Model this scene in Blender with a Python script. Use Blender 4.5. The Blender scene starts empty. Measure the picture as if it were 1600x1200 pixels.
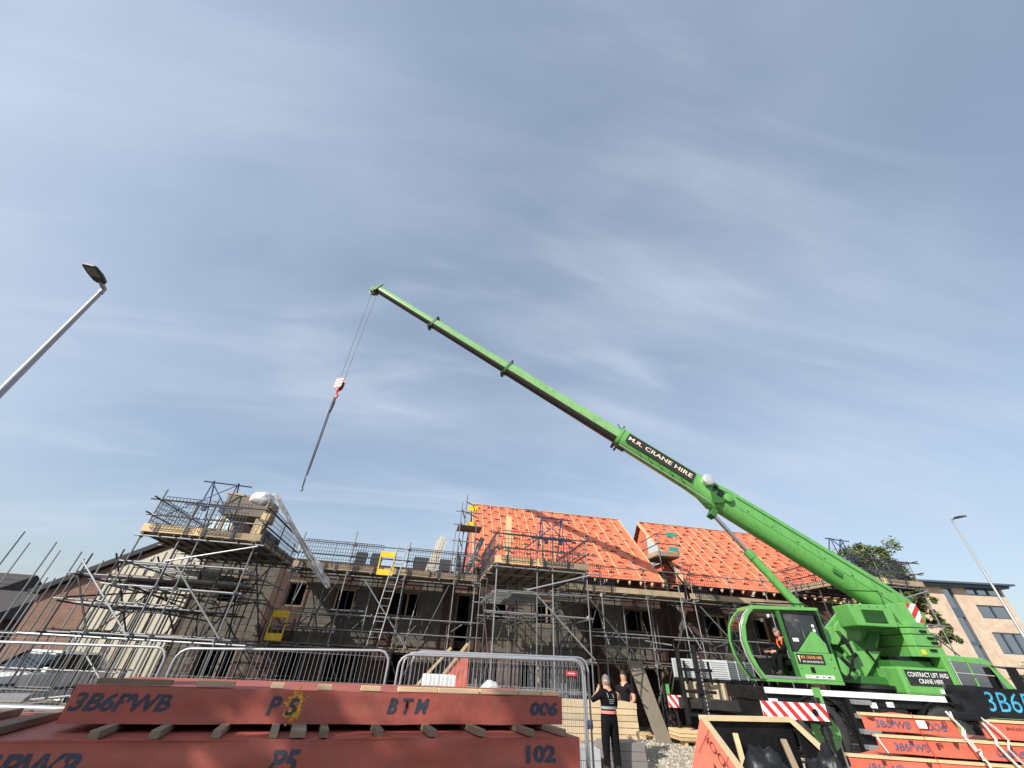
import bpy, bmesh, math, random
from mathutils import Vector as V, Matrix as M, noise as NZ
R = math.radians
random.seed(11)
sc = bpy.context.scene
COL = sc.collection
U = random.uniform

# ------------------------------------------------------------------ camera
ANG = R(9.5)                                   # the camera looks 9.5 degrees off the street's normal
def C2F(p):                                    # camera-aligned plan axes -> street axes (x along the terrace, y away)
    c, s = math.cos(ANG), math.sin(ANG)
    return V((c*p[0]+s*p[1], -s*p[0]+c*p[1], p[2]))
cam_d = bpy.data.cameras.new('camera')
cam = bpy.data.objects.new('camera', cam_d); COL.objects.link(cam)
cam_d.sensor_fit = 'HORIZONTAL'; cam_d.sensor_width = 36.0
cam_d.lens = 36.0*601/1600; cam_d.clip_end = 2000; cam_d.clip_start = .05
_up = V((44, 827, 601)).normalized()           # world up seen by the camera (right, up, forward)
_fw = (V((0, 0, 1)) - _up*_up.z).normalized()
_rt = V((_fw.y*_up.z-_fw.z*_up.y, _fw.z*_up.x-_fw.x*_up.z, _fw.x*_up.y-_fw.y*_up.x))
if _rt.x < 0: _rt = -_rt
_cols = [C2F((_rt[i], _fw[i], _up[i])) for i in range(3)]
_m = M.Identity(4)
for i, (c, sg) in enumerate(zip(_cols, (1, 1, -1))):
    for j in range(3): _m[j][i] = c[j]*sg
_m[2][3] = 1.9
cam.matrix_world = _m
sc.camera = cam

# ------------------------------------------------------------------ light
LDIR = V((1.1, .90, -1.0)).normalized()        # direction the sunlight travels
sun_d = bpy.data.lights.new('sun', 'SUN'); sun_d.energy = 5.0; sun_d.angle = R(.53); sun_d.color = (1, .955, .88)
sun = bpy.data.objects.new('sun', sun_d); COL.objects.link(sun)
sun.rotation_euler = LDIR.to_track_quat('-Z', 'Y').to_euler(); sun.location = (-30, -20, 40)
wd = bpy.data.worlds.new('World'); sc.world = wd; wd.use_nodes = True
nt = wd.node_tree; nt.nodes.clear()
def nn(t, tree=nt, **k):
    n = tree.nodes.new(t)
    for a, b in k.items(): setattr(n, a, b)
    return n
wo = nn('ShaderNodeOutputWorld'); wb = nn('ShaderNodeBackground'); wb.inputs['Strength'].default_value = .129
sky = nn('ShaderNodeTexSky', sky_type='NISHITA', sun_disc=False)
sky.sun_elevation = math.asin(-LDIR.z); sky.sun_rotation = math.atan2(-LDIR.x, -LDIR.y)
sky.air_density = 1.15; sky.dust_density = 2.0; sky.ozone_density = 1.6; sky.altitude = 50
tc = nn('ShaderNodeTexCoord'); sep = nn('ShaderNodeSeparateXYZ'); nt.links.new(tc.outputs['Generated'], sep.inputs[0])
def mth(op, a, b=None, tree=nt, clamp=False):
    n = tree.nodes.new('ShaderNodeMath'); n.operation = op; n.use_clamp = clamp
    for i, v in enumerate((a, b)):
        if v is None: continue
        if isinstance(v, (int, float)): n.inputs[i].default_value = v
        else: tree.links.new(v, n.inputs[i])
    return n.outputs[0]
dz = mth('ADD', mth('MAXIMUM', sep.outputs[2], 0.0), .22)
cu = mth('DIVIDE', sep.outputs[0], dz); cv = mth('DIVIDE', sep.outputs[1], dz)
comb = nn('ShaderNodeCombineXYZ'); nt.links.new(cu, comb.inputs[0]); nt.links.new(cv, comb.inputs[1])
def cirrus(rot, sx, sy, scale, det, lo, hi, dist):
    mp = nn('ShaderNodeMapping'); mp.inputs['Rotation'].default_value = (0, 0, R(rot)); mp.inputs['Scale'].default_value = (sx, sy, 1)
    nt.links.new(comb.outputs[0], mp.inputs[0])
    nz = nn('ShaderNodeTexNoise'); nz.inputs['Scale'].default_value = scale; nz.inputs['Detail'].default_value = det
    nz.inputs['Roughness'].default_value = .52; nz.inputs['Distortion'].default_value = dist
    nt.links.new(mp.outputs[0], nz.inputs['Vector'])
    mr = nn('ShaderNodeMapRange'); mr.interpolation_type = 'SMOOTHSTEP'
    mr.inputs['From Min'].default_value = lo; mr.inputs['From Max'].default_value = hi
    nt.links.new(nz.outputs['Fac'], mr.inputs['Value']); return mr.outputs[0]
ca = cirrus(27, .42, 1.1, 1.05, 7, .34, .74, .5)
cb = cirrus(21, .5, 2.0, 1.9, 8, .46, .80, .9)
cf = mth('ADD', mth('ADD', mth('MULTIPLY', ca, .56), mth('MULTIPLY', cb, .30)), .30, clamp=True)
mx = nn('ShaderNodeMix', data_type='RGBA'); nt.links.new(cf, mx.inputs['Factor'])
nt.links.new(sky.outputs[0], mx.inputs['A']); mx.inputs['B'].default_value = (4.0, 4.65, 5.6, 1)
nt.links.new(mx.outputs['Result'], wb.inputs['Color']); nt.links.new(wb.outputs[0], wo.inputs[0])
sc.view_settings.view_transform = 'Standard'; sc.view_settings.look = 'None'
sc.view_settings.exposure = 0.28; sc.view_settings.gamma = 1.0; sc.view_settings.use_curve_mapping = False
sc.cycles.max_bounces = 6; sc.cycles.diffuse_bounces = 3; sc.cycles.glossy_bounces = 3
sc.cycles.transmission_bounces = 5; sc.cycles.transparent_max_bounces = 12

# ------------------------------------------------------------------ materials
MATS = {}
def mat(name, col, rough=.6, metal=0.0, var=.18, scale=2.5, bump=0.0, bscale=30, rand=0.0, spec=.5, dirt=None, dscale=1.2, dlo=.52, dhi=.68, coat=0.0, anis=(1, 1, 1)):
    m = bpy.data.materials.new(name); m.use_nodes = True; MATS[name] = m
    t = m.node_tree; p = t.nodes['Principled BSDF']
    p.inputs['Roughness'].default_value = rough; p.inputs['Metallic'].default_value = metal
    p.inputs['Specular IOR Level'].default_value = spec
    if coat: p.inputs['Coat Weight'].default_value = coat; p.inputs['Coat Roughness'].default_value = .08
    g = t.nodes.new('ShaderNodeNewGeometry'); mp = t.nodes.new('ShaderNodeMapping'); mp.inputs['Scale'].default_value = anis
    t.links.new(g.outputs['Position'], mp.inputs[0])
    n = t.nodes.new('ShaderNodeTexNoise'); n.inputs['Scale'].default_value = scale; n.inputs['Detail'].default_value = 6
    t.links.new(mp.outputs[0], n.inputs['Vector'])
    f = mth('ADD', mth('MULTIPLY', mth('SUBTRACT', n.outputs['Fac'], .5, t), 2.4*var, t), 1.0, t)
    if rand:
        oi = t.nodes.new('ShaderNodeObjectInfo')
        f = mth('MULTIPLY', f, mth('ADD', mth('MULTIPLY', mth('SUBTRACT', oi.outputs['Random'], .5, t), 2*rand, t), 1.0, t), t)
    vm = t.nodes.new('ShaderNodeVectorMath'); vm.operation = 'SCALE'; vm.inputs[0].default_value = col[:3]
    t.links.new(f, vm.inputs['Scale']); out = vm.outputs[0]
    if dirt:
        n2 = t.nodes.new('ShaderNodeTexNoise'); n2.inputs['Scale'].default_value = dscale; n2.inputs['Detail'].default_value = 8; n2.inputs['Roughness'].default_value = .65
        t.links.new(mp.outputs[0], n2.inputs['Vector'])
        mr = t.nodes.new('ShaderNodeMapRange'); mr.inputs['From Min'].default_value = dlo; mr.inputs['From Max'].default_value = dhi
        t.links.new(n2.outputs['Fac'], mr.inputs['Value'])
        mxx = t.nodes.new('ShaderNodeMix'); mxx.data_type = 'RGBA'; t.links.new(mr.outputs[0], mxx.inputs['Factor'])
        t.links.new(out, mxx.inputs['A']); mxx.inputs['B'].default_value = (*dirt, 1); out = mxx.outputs['Result']
    t.links.new(out, p.inputs['Base Color'])
    if bump:
        n3 = t.nodes.new('ShaderNodeTexNoise'); n3.inputs['Scale'].default_value = bscale; n3.inputs['Detail'].default_value = 4
        t.links.new(mp.outputs[0], n3.inputs['Vector'])
        b = t.nodes.new('ShaderNodeBump'); b.inputs['Strength'].default_value = bump; b.inputs['Distance'].default_value = .02
        t.links.new(n3.outputs['Fac'], b.inputs['Height']); t.links.new(b.outputs[0], p.inputs['Normal'])
    return m
def brickmat(name, c1, c2, mortar, bw=.225, bh=.075, bump=.5):
    m = mat(name, c1, .9); t = m.node_tree; p = t.nodes['Principled BSDF']
    g = t.nodes.new('ShaderNodeNewGeometry'); s = t.nodes.new('ShaderNodeSeparateXYZ'); t.links.new(g.outputs['Position'], s.inputs[0])
    c = t.nodes.new('ShaderNodeCombineXYZ'); t.links.new(mth('ADD', s.outputs[0], s.outputs[1], t), c.inputs[0]); t.links.new(s.outputs[2], c.inputs[1])
    b = t.nodes.new('ShaderNodeTexBrick'); b.inputs['Scale'].default_value = 1; b.inputs['Brick Width'].default_value = bw; b.inputs['Row Height'].default_value = bh
    b.inputs['Mortar Size'].default_value = .006; b.inputs['Color1'].default_value = (*c1, 1); b.inputs['Color2'].default_value = (*c2, 1); b.inputs['Mortar'].default_value = (*mortar, 1)
    t.links.new(c.outputs[0], b.inputs['Vector'])
    n = t.nodes.new('ShaderNodeTexNoise'); n.inputs['Scale'].default_value = 1.4; n.inputs['Detail'].default_value = 7; t.links.new(g.outputs['Position'], n.inputs['Vector'])
    vm = t.nodes.new('ShaderNodeVectorMath'); vm.operation = 'SCALE'; t.links.new(b.outputs['Color'], vm.inputs[0])
    t.links.new(mth('ADD', mth('MULTIPLY', n.outputs['Fac'], .7, t), .65, t), vm.inputs['Scale']); t.links.new(vm.outputs[0], p.inputs['Base Color'])
    bp = t.nodes.new('ShaderNodeBump'); bp.inputs['Strength'].default_value = bump; bp.inputs['Distance'].default_value = .01; bp.invert = True
    t.links.new(b.outputs['Fac'], bp.inputs['Height']); t.links.new(bp.outputs[0], p.inputs['Normal'])
    return m
def glassmat(name, tint, rough=.03, alpha=.25):
    m = bpy.data.materials.new(name); m.use_nodes = True; MATS[name] = m; t = m.node_tree; t.nodes.clear()
    o = t.nodes.new('ShaderNodeOutputMaterial'); gl = t.nodes.new('ShaderNodeBsdfGlossy'); gl.inputs['Roughness'].default_value = rough
    tr = t.nodes.new('ShaderNodeBsdfTransparent'); tr.inputs[0].default_value = (*tint, 1); fr = t.nodes.new('ShaderNodeFresnel'); fr.inputs[0].default_value = 1.5
    mx = t.nodes.new('ShaderNodeMixShader'); t.links.new(mth('ADD', mth('MULTIPLY', fr.outputs[0], .9, t), alpha*.3, t), mx.inputs[0])
    t.links.new(tr.outputs[0], mx.inputs[1]); t.links.new(gl.outputs[0], mx.inputs[2]); t.links.new(mx.outputs[0], o.inputs[0]); return m

mat('galv', (.215, .22, .225), .55, .35, .25, 6, rand=.28, dirt=(.16, .13, .10), dscale=5, dlo=.58, dhi=.8)
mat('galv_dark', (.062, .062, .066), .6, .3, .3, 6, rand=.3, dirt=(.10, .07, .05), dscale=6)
mat('galv_bright', (.36, .37, .38), .45, .45, .15, 6, rand=.12)
mat('lamp_steel', (.34, .345, .35), .45, .35, .08, 3)
mat('lamp_head', (.035, .037, .04), .5)
mat('lamp_lens', (.22, .21, .18), .25)
mat('gate_blue', (.035, .055, .12), .5, .2, .2)
mat('guard_mesh', (.035, .04, .05), .55, .3, .2, rand=.3)
mat('coupler', (.20, .19, .18), .55, .6, .3, 9, rand=.4)
mat('timber', (.62, .44, .24), .75, 0, .2, 3, .25, 60, rand=.16, anis=(1, 1, 5))
mat('timber_pale', (.60, .455, .27), .75, 0, .16, 3, .2, 60, rand=.14)
mat('timber_end', (.50, .32, .17), .8, 0, .2, 8)
mat('board', (.20, .15, .10), .85, 0, .3, 4, .3, 50, rand=.3, dirt=(.16, .14, .12), dscale=2)
mat('toe', (.34, .26, .165), .85, 0, .25, 4, .25, 50, rand=.25, dirt=(.25, .22, .18), dscale=2.5)
mat('membrane', (.68, .148, .068), .6, 0, .16, 1.2, .8, 7, dirt=(.76, .245, .135), dscale=4, dlo=.45, dhi=.75)
mat('membrane_mark', (.085, .02, .018), .7, var=.3)
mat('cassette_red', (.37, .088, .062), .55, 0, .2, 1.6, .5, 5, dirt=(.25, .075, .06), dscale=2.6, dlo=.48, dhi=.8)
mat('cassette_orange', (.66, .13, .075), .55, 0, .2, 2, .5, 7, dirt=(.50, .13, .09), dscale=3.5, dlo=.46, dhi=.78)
mat('stencil', (.035, .048, .075), .7, var=.5, scale=14)
mat('stencil_worn', (.09, .10, .17), .7, var=.6, scale=16)
mat('yellow_spray', (.75, .40, .03), .8, var=.5, scale=20)
mat('blue_spray', (.05, .32, .50), .7, var=.4, scale=12)
mat('black_plastic', (.010, .0105, .012), .42, 0, .3, 3, .6, 9, spec=.35)
mat('black', (.008, .008, .009), .5, var=.3, spec=.3)
mat('black_steel', (.010, .010, .011), .5, .0, .3, 4, dirt=(.028, .025, .022), dscale=4, spec=.35)
mat('boom_belly_dark', (.035, .028, .026), .35, .1, .3, 3, spec=.4)
mat('strap_white', (.60, .58, .53), .8, var=.12, scale=8)
mat('polythene', (.56, .56, .57), .4, var=.12, scale=5)
mat('white', (.80, .80, .78), .55, var=.06)
mat('paint_white', (.82, .82, .80), .22, var=.05, coat=.6)
mat('red', (.52, .035, .035), .45, var=.1)
mat('green', (.125, .365, .085), .36, 0, .07, 1.5, coat=.35, dirt=(.10, .31, .085), dscale=2.5, dlo=.5, dhi=.85)
mat('green_boom', (.21, .43, .15), .2, 0, .08, 1.2, coat=.6, dirt=(.17, .34, .12), dscale=2, anis=(1, 1, 1))
mat('green_dark', (.03, .13, .025), .5, var=.2)
mat('chrome', (.75, .76, .78), .12, 1.0, .05)
mat('silver', (.66, .66, .65), .3, .6, .1)
mat('sign_black', (.022, .022, .024), .35, var=.2)
mat('sign_orange', (.85, .36, .10), .5, var=.05)
mat('sign_cream', (.88, .68, .46), .5, var=.05)
mat('rubber', (.028, .027, .026), .8, var=.35, scale=6, bump=.2)
mat('step_grey', (.26, .27, .28), .55, .3)
mat('yellow', (.78, .52, .02), .5, var=.15, scale=5)
mat('cream_clad', (.50, .455, .36), .55, var=.06, scale=1)
mat('grey_clad', (.46, .48, .49), .5, .1, .08)
mat('crate_beige', (.48, .40, .28), .8, var=.2)
mat('block', (.118, .102, .082), .95, 0, .14, 6, .5, 45, rand=.12)
mat('mortar', (.34, .32, .29), .95, var=.2)
mat('slab_grey', (.22, .20, .195), .85, var=.12, bump=.2)
mat('slate', (.045, .045, .05), .7, var=.3, rand=.3)
mat('rooftile', (.050, .044, .042), .85, var=.3, scale=4, bump=.4, bscale=12)
mat('tan_brick_trim', (.09, .125, .16), .45, .2, .1)
mat('ply', (.17, .14, .105), .8, var=.16, bump=.15)
mat('concrete', (.36, .35, .33), .9, var=.15)
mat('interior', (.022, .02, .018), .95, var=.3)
mat('asphalt', (.055, .055, .057), .9, var=.25, scale=5, bump=.4, bscale=60)
mat('ground', (.115, .10, .08), .95, 0, .3, 1.3, .9, 18, dirt=(.11, .095, .078), dscale=.8)
mat('pebble', (.44, .395, .315), .95, 0, .35, 22)
mat('gravel_bed', (.33, .29, .225), .95, 0, .3, 5, .9, 40, dirt=(.20, .17, .13), dscale=6)
mat('skin', (.52, .27, .18), .55, var=.08, scale=12)
mat('skin_red', (.58, .26, .19), .55, var=.1, scale=12)
mat('hair_grey', (.16, .14, .13), .8, var=.4, scale=60)
mat('hair_dark', (.018, .014, .012), .6, var=.4, scale=60)
mat('cloth_black', (.006, .006, .007), .9, spec=.15, var=.4, scale=8, bump=.5, bscale=14)
mat('cloth_tee', (.010, .010, .011), .9, spec=.15, var=.35, scale=8, bump=.5, bscale=14)
mat('reflective', (.40, .40, .42), .35, .4)
mat('hi_orange', (.95, .16, .04), .6)
mat('hi_pink', (.78, .22, .17), .6)
mat('shoe', (.03, .025, .02), .7)
mat('bark', (.10, .075, .05), .9, var=.3, scale=6, bump=.6)
mat('leaf', (.085, .135, .035), .6, 0, .45, 1.3)
mat('leaf_brown', (.14, .115, .035), .65, 0, .4, 1.6)
mat('straw', (.45, .33, .10), .9, var=.3)
mat('teal', (.04, .30, .24), .5, var=.2)
mat('clear_poly', (.50, .60, .62), .2, var=.1)
mat('sign_red', (.62, .03, .05), .5, var=.05)
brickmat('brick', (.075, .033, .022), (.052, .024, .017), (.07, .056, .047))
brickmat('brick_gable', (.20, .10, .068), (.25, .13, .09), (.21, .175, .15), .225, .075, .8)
brickmat('brick_tan', (.60, .455, .335), (.55, .41, .295), (.52, .42, .335), .45, .15, .2)
glassmat('glass_cab', (.62, .70, .70), alpha=.3)
glassmat('glass_car', (.10, .14, .15), alpha=.3)
glassmat('glass_bldg', (.10, .17, .18), alpha=1.6)

def wear(name, lo, hi, scale):                 # sprayed or rubbed paint: noise lets the ground show through
    t = MATS[name].node_tree; p = t.nodes['Principled BSDF']; g = t.nodes.new('ShaderNodeNewGeometry')
    n = t.nodes.new('ShaderNodeTexNoise'); n.inputs['Scale'].default_value = scale; n.inputs['Detail'].default_value = 8; n.inputs['Roughness'].default_value = .7; t.links.new(g.outputs['Position'], n.inputs['Vector'])
    mr = t.nodes.new('ShaderNodeMapRange'); mr.inputs['From Min'].default_value = lo; mr.inputs['From Max'].default_value = hi
    t.links.new(n.outputs['Fac'], mr.inputs['Value']); t.links.new(mr.outputs[0], p.inputs['Alpha'])
wear('stencil', .30, .46, 12); wear('stencil_worn', .36, .56, 14); wear('blue_spray', .28, .42, 10); wear('yellow_spray', .38, .56, 16); wear('membrane_mark', .18, .36, 9)
def streaks(name, col, amount, sc=(5, 5, .5)):  # rain-washed grime running down painted steel
    t = MATS[name].node_tree; p = t.nodes['Principled BSDF']; src = p.inputs['Base Color'].links[0].from_socket
    g = t.nodes.new('ShaderNodeNewGeometry'); mp = t.nodes.new('ShaderNodeMapping'); mp.inputs['Scale'].default_value = sc; t.links.new(g.outputs['Position'], mp.inputs[0])
    n = t.nodes.new('ShaderNodeTexNoise'); n.inputs['Scale'].default_value = 1.6; n.inputs['Detail'].default_value = 9; n.inputs['Roughness'].default_value = .7; t.links.new(mp.outputs[0], n.inputs['Vector'])
    mr = t.nodes.new('ShaderNodeMapRange'); mr.inputs['From Min'].default_value = .5; mr.inputs['From Max'].default_value = .78; mr.inputs['To Max'].default_value = amount; t.links.new(n.outputs['Fac'], mr.inputs['Value'])
    mx = t.nodes.new('ShaderNodeMix'); mx.data_type = 'RGBA'; t.links.new(mr.outputs[0], mx.inputs['Factor']); t.links.new(src, mx.inputs['A']); mx.inputs['B'].default_value = (*col, 1); t.links.new(mx.outputs['Result'], p.inputs['Base Color'])
streaks('green', (.05, .10, .035), .6); streaks('green_boom', (.10, .13, .07), .55, (3, 3, 3)); streaks('cassette_red', (.16, .10, .08), .5, (2.5, 2.5, 1.2)); streaks('cassette_orange', (.34, .20, .15), .5, (3, 3, 2))
streaks('block', (.15, .14, .12), .5, (2, 2, 1)); streaks('paint_white', (.45, .43, .38), .5); streaks('ply', (.14, .11, .085), .6); streaks('white', (.5, .48, .43), .4)

# ------------------------------------------------------------------ builders
ORG = {}
def org(par):
    return ORG.get(par.name, V((0, 0, 0))) if par else V((0, 0, 0))
def tag(o, label=None, cat=None, group=None, kind=None):
    if label: o['label'] = label
    if cat: o['category'] = cat
    if group: o['group'] = group
    if kind: o['kind'] = kind
    return o
def thing(name, label, cat, loc, group=None, crane=False):
    o = bpy.data.objects.new(name, None); COL.objects.link(o); o.empty_display_size = .2
    ORG[o.name] = V(loc)
    if crane: o.location = C2F(loc); o.rotation_euler = (0, 0, -ANG)
    else: o.location = loc
    return tag(o, label, cat, group)
def link(name, me, par, mtx=None):
    o = bpy.data.objects.new(name, me); COL.objects.link(o)
    if par is not None:
        o.parent = par; ORG[o.name] = org(par)
    if mtx is not None: o.matrix_local = mtx
    return o
class B:
    """collects faces, then becomes one mesh"""
    def __init__(s): s.v = []; s.f = []; s.m = []
    def add(s, vs, fs, m=0):
        k = len(s.v); s.v += [V(p) for p in vs]; s.f += [tuple(k+i for i in f) for f in fs]; s.m += [m]*len(fs); return s
    def box(s, x0, x1, y0, y1, z0, z1, m=0):
        return s.add([(x0,y0,z0),(x1,y0,z0),(x1,y1,z0),(x0,y1,z0),(x0,y0,z1),(x1,y0,z1),(x1,y1,z1),(x0,y1,z1)],
                     [(0,3,2,1),(4,5,6,7),(0,1,5,4),(1,2,6,5),(2,3,7,6),(3,0,4,7)], m)
    def ob(s, c, ax, ay, az, m=0):             # box from half-axis vectors
        c = V(c); ax = V(ax); ay = V(ay); az = V(az)
        P = [c-ax-ay-az, c+ax-ay-az, c+ax+ay-az, c-ax+ay-az, c-ax-ay+az, c+ax-ay+az, c+ax+ay+az, c-ax+ay+az]
        return s.add(P, [(0,3,2,1),(4,5,6,7),(0,1,5,4),(1,2,6,5),(2,3,7,6),(3,0,4,7)], m)
    def bar(s, p, q, w, h, up=(0, 0, 1), m=0):
        p = V(p); q = V(q); d = (q-p); u = V(up); sd = d.cross(u).normalized(); u = sd.cross(d).normalized()
        return s.ob((p+q)/2, d/2, sd*w/2, u*h/2, m)
    def tube(s, p, q, r, n=8, r2=None, m=0, caps=True):
        p = V(p); q = V(q); r2 = r if r2 is None else r2; d = (q-p).normalized()
        a = d.orthogonal().normalized(); b = d.cross(a)
        k = len(s.v); ring = [a*math.cos(6.28318*i/n)+b*math.sin(6.28318*i/n) for i in range(n)]
        s.v += [p+c*r for c in ring]+[q+c*r2 for c in ring]
        fs = [(k+i, k+(i+1) % n, k+n+(i+1) % n, k+n+i) for i in range(n)]
        if caps: fs += [tuple(k+i for i in reversed(range(n))), tuple(k+n+i for i in range(n))]
        s.f += fs; s.m += [m]*len(fs); return s
    def path(s, pts, r, n=6, m=0):
        pts = [V(p) for p in pts]; N = len(pts); k = len(s.v); a = None
        for i, p in enumerate(pts):
            d = (pts[min(i+1, N-1)]-pts[max(i-1, 0)]).normalized()
            a = d.orthogonal().normalized() if a is None else (a-d*a.dot(d)).normalized()
            b = d.cross(a); rr = r[i] if isinstance(r, (list, tuple)) else r
            s.v += [p+(a*math.cos(6.28318*j/n)+b*math.sin(6.28318*j/n))*rr for j in range(n)]
        fs = [(k+i*n+j, k+i*n+(j+1) % n, k+(i+1)*n+(j+1) % n, k+(i+1)*n+j) for i in range(N-1) for j in range(n)]
        fs += [tuple(k+j for j in reversed(range(n))), tuple(k+(N-1)*n+j for j in range(n))]
        s.f += fs; s.m += [m]*len(fs); return s
    def prism(s, loop, off, m=0):
        n = len(loop); off = V(off); L = [V(p) for p in loop]
        return s.add(L+[p+off for p in L], [tuple(range(n)), tuple(reversed(range(n, 2*n)))]+[(i, n+i, n+(i+1) % n, (i+1) % n) for i in range(n)], m)
    def loft(s, rings, m=0, caps=True, closed=True):
        n = len(rings[0]); k = len(s.v)
        for r in rings: s.v += [V(p) for p in r]
        jn = n if closed else n-1
        fs = [(k+i*n+j, k+i*n+(j+1) % n, k+(i+1)*n+(j+1) % n, k+(i+1)*n+j) for i in range(len(rings)-1) for j in range(jn)]
        if caps: fs += [tuple(k+j for j in reversed(range(n))), tuple(k+(len(rings)-1)*n+j for j in range(n))]
        s.f += fs; s.m += [m]*len(fs); return s
    def lathe(s, c, axis, prof, n=24, m=0):    # prof: (distance along axis, radius)
        c = V(c); d = V(axis).normalized(); a = d.orthogonal().normalized(); b = d.cross(a)
        return s.loft([[c+d*t+(a*math.cos(6.28318*i/n)+b*math.sin(6.28318*i/n))*r for i in range(n)] for t, r in prof], m)
    def mesh(s, name, mats, o, smooth=False, bevel=0):
        me = bpy.data.meshes.new(name); me.from_pydata([p-o for p in s.v], [], s.f)
        for mm in ([mats] if isinstance(mats, str) else mats): me.materials.append(MATS[mm])
        for p, i in zip(me.polygons, s.m): p.material_index = i
        bm = bmesh.new(); bm.from_mesh(me); bmesh.ops.recalc_face_normals(bm, faces=bm.faces)
        if bevel:
            es = [e for e in bm.edges if len(e.link_faces) == 2 and e.calc_face_angle(0) > .5]
            bmesh.ops.bevel(bm, geom=es, offset=bevel, segments=2, affect='EDGES', profile=.6, clamp_overlap=True)
        bm.to_mesh(me); bm.free()
        if smooth:
            me.shade_smooth(); me.set_sharp_from_angle(angle=R(38))
        return me
    def make(s, name, mats, par=None, smooth=False, bevel=0):
        if par is None:                        # a top-level thing of one mesh: origin at its base
            lo = [min(p[i] for p in s.v) for i in range(3)]; hi = [max(p[i] for p in s.v) for i in range(3)]
            o = V(((lo[0]+hi[0])/2, (lo[1]+hi[1])/2, lo[2])); ob = link(name, s.mesh(name, mats, o, smooth, bevel), None); ob.location = o
            ORG[ob.name] = o; return ob
        return link(name, s.mesh(name, mats, org(par), smooth, bevel), par)
UC = {}
def unit(kind, m):
    if (kind, m) not in UC:
        b = B()
        if kind == 'tube': b.tube((0, 0, -.5), (0, 0, .5), 1.0, 8)
        else: b.box(-.5, .5, -.5, .5, -.5, .5)
        UC[kind, m] = b.mesh(kind+'_'+m, m, V((0, 0, 0)), kind == 'tube')
    return UC[kind, m]
def tb(par, name, p, q, m='galv', r=.0242):    # one tube = one object sharing its mesh
    p = V(p)-org(par); q = V(q)-org(par); d = q-p
    return link(name, unit('tube', m), par, M.LocRotScale((p+q)/2, d.to_track_quat('Z', 'Y'), V((r, r, d.length))))
def bx(par, name, x0, x1, y0, y1, z0, z1, m, rz=0):
    c = V(((x0+x1)/2, (y0+y1)/2, (z0+z1)/2))-org(par)
    return link(name, unit('box', m), par, M.LocRotScale(c, M.Rotation(rz, 3, 'Z').to_quaternion(), V((x1-x0, y1-y0, z1-z0))))
def bar(par, name, p, q, w, h, m, up=(0, 0, 1)):
    p = V(p)-org(par); q = V(q)-org(par); d = q-p; x = d.normalized(); y = V(up).cross(x).normalized(); z = x.cross(y)
    rot = M((x, y, z)).transposed()
    return link(name, unit('box', m), par, M.LocRotScale((p+q)/2, rot.to_quaternion(), V((d.length, w, h))))
def copy_tree(o, par=None):
    c = o.copy(); COL.objects.link(c); ORG[c.name] = org(o)
    if par is not None: c.parent = par
    for ch in list(o.children): copy_tree(ch, c)
    return c
TXT = []
def txt(par, name, s, at, xd, yd, w, h, m, bold=.012, shear=0.0, surf=None):
    """lettering fitted to a w x h field whose lower left corner is at"""
    cu = bpy.data.curves.new('lettering', 'FONT'); cu.body = s; cu.offset = bold; cu.shear = shear; cu.extrude = 0; cu.resolution_u = 3
    ob = bpy.data.objects.new('lettering', cu); COL.objects.link(ob)
    TXT.append((ob, par, name, V(at), V(xd).normalized(), V(yd).normalized(), w, h, m, surf))
def flush_text():
    bpy.context.view_layer.update(); dg = bpy.context.evaluated_depsgraph_get()
    for ob, par, name, at, xd, yd, w, h, m, surf in TXT:
        me = bpy.data.meshes.new_from_object(ob.evaluated_get(dg))
        xs = [v.co.x for v in me.vertices]; ys = [v.co.y for v in me.vertices]
        x0, y0, sx, sy = min(xs), min(ys), w/(max(xs)-min(xs)), h/(max(ys)-min(ys)); n = xd.cross(yd)
        for v in me.vertices: v.co = at-org(par)+xd*((v.co.x-x0)*sx)+yd*((v.co.y-y0)*sy)+n*.0
        if surf:
            for v in me.vertices: v.co = surf(v.co+org(par))-org(par)
        me.materials.clear(); me.materials.append(MATS[m]); link(name, me, par)
        bpy.data.objects.remove(ob)
# ================================================================== ground
g = B(); g.add([(-500, -120, 0), (500, -120, 0), (500, 700, 0), (-500, 700, 0)], [(0, 1, 2, 3)])
tag(g.make('ground', 'ground'), kind='structure')
g = B(); g.add([(-60, 12.5, .006), (-8.2, 12.5, .006), (-8.8, 40, .006), (-60, 40, .006)], [(0, 1, 2, 3)])
tag(g.make('road', 'asphalt'), kind='structure')
g = B(); g.add([(3.4, 8.2, .005), (15, 8.2, .005), (15, 18.6, .005), (3.4, 18.6, .005)], [(0, 1, 2, 3)])
tag(g.make('gravel_bed', 'gravel_bed'), kind='structure')
g = B(); ico = bmesh.new(); bmesh.ops.create_icosphere(ico, subdivisions=1, radius=1)
iv = [v.co.copy() for v in ico.verts]; iF = [tuple(v.index for v in f.verts) for f in ico.faces]; ico.free()
for i in range(4200):
    x = U(4.6, 12.5); y = U(9.0, 18.6); s_ = U(.012, .042)*(1.5 if random.random() < .08 else 1); sx, sy, sz = U(.7, 1.4), U(.7, 1.4), U(.45, .8)
    g.add([(x+v.x*s_*sx, y+v.y*s_*sy, s_*.2+.004+v.z*s_*sz) for v in iv], iF)
tag(g.make('gravel', 'pebble'), 'loose pale gravel and stones scattered over the site', 'gravel', kind='stuff')

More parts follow.
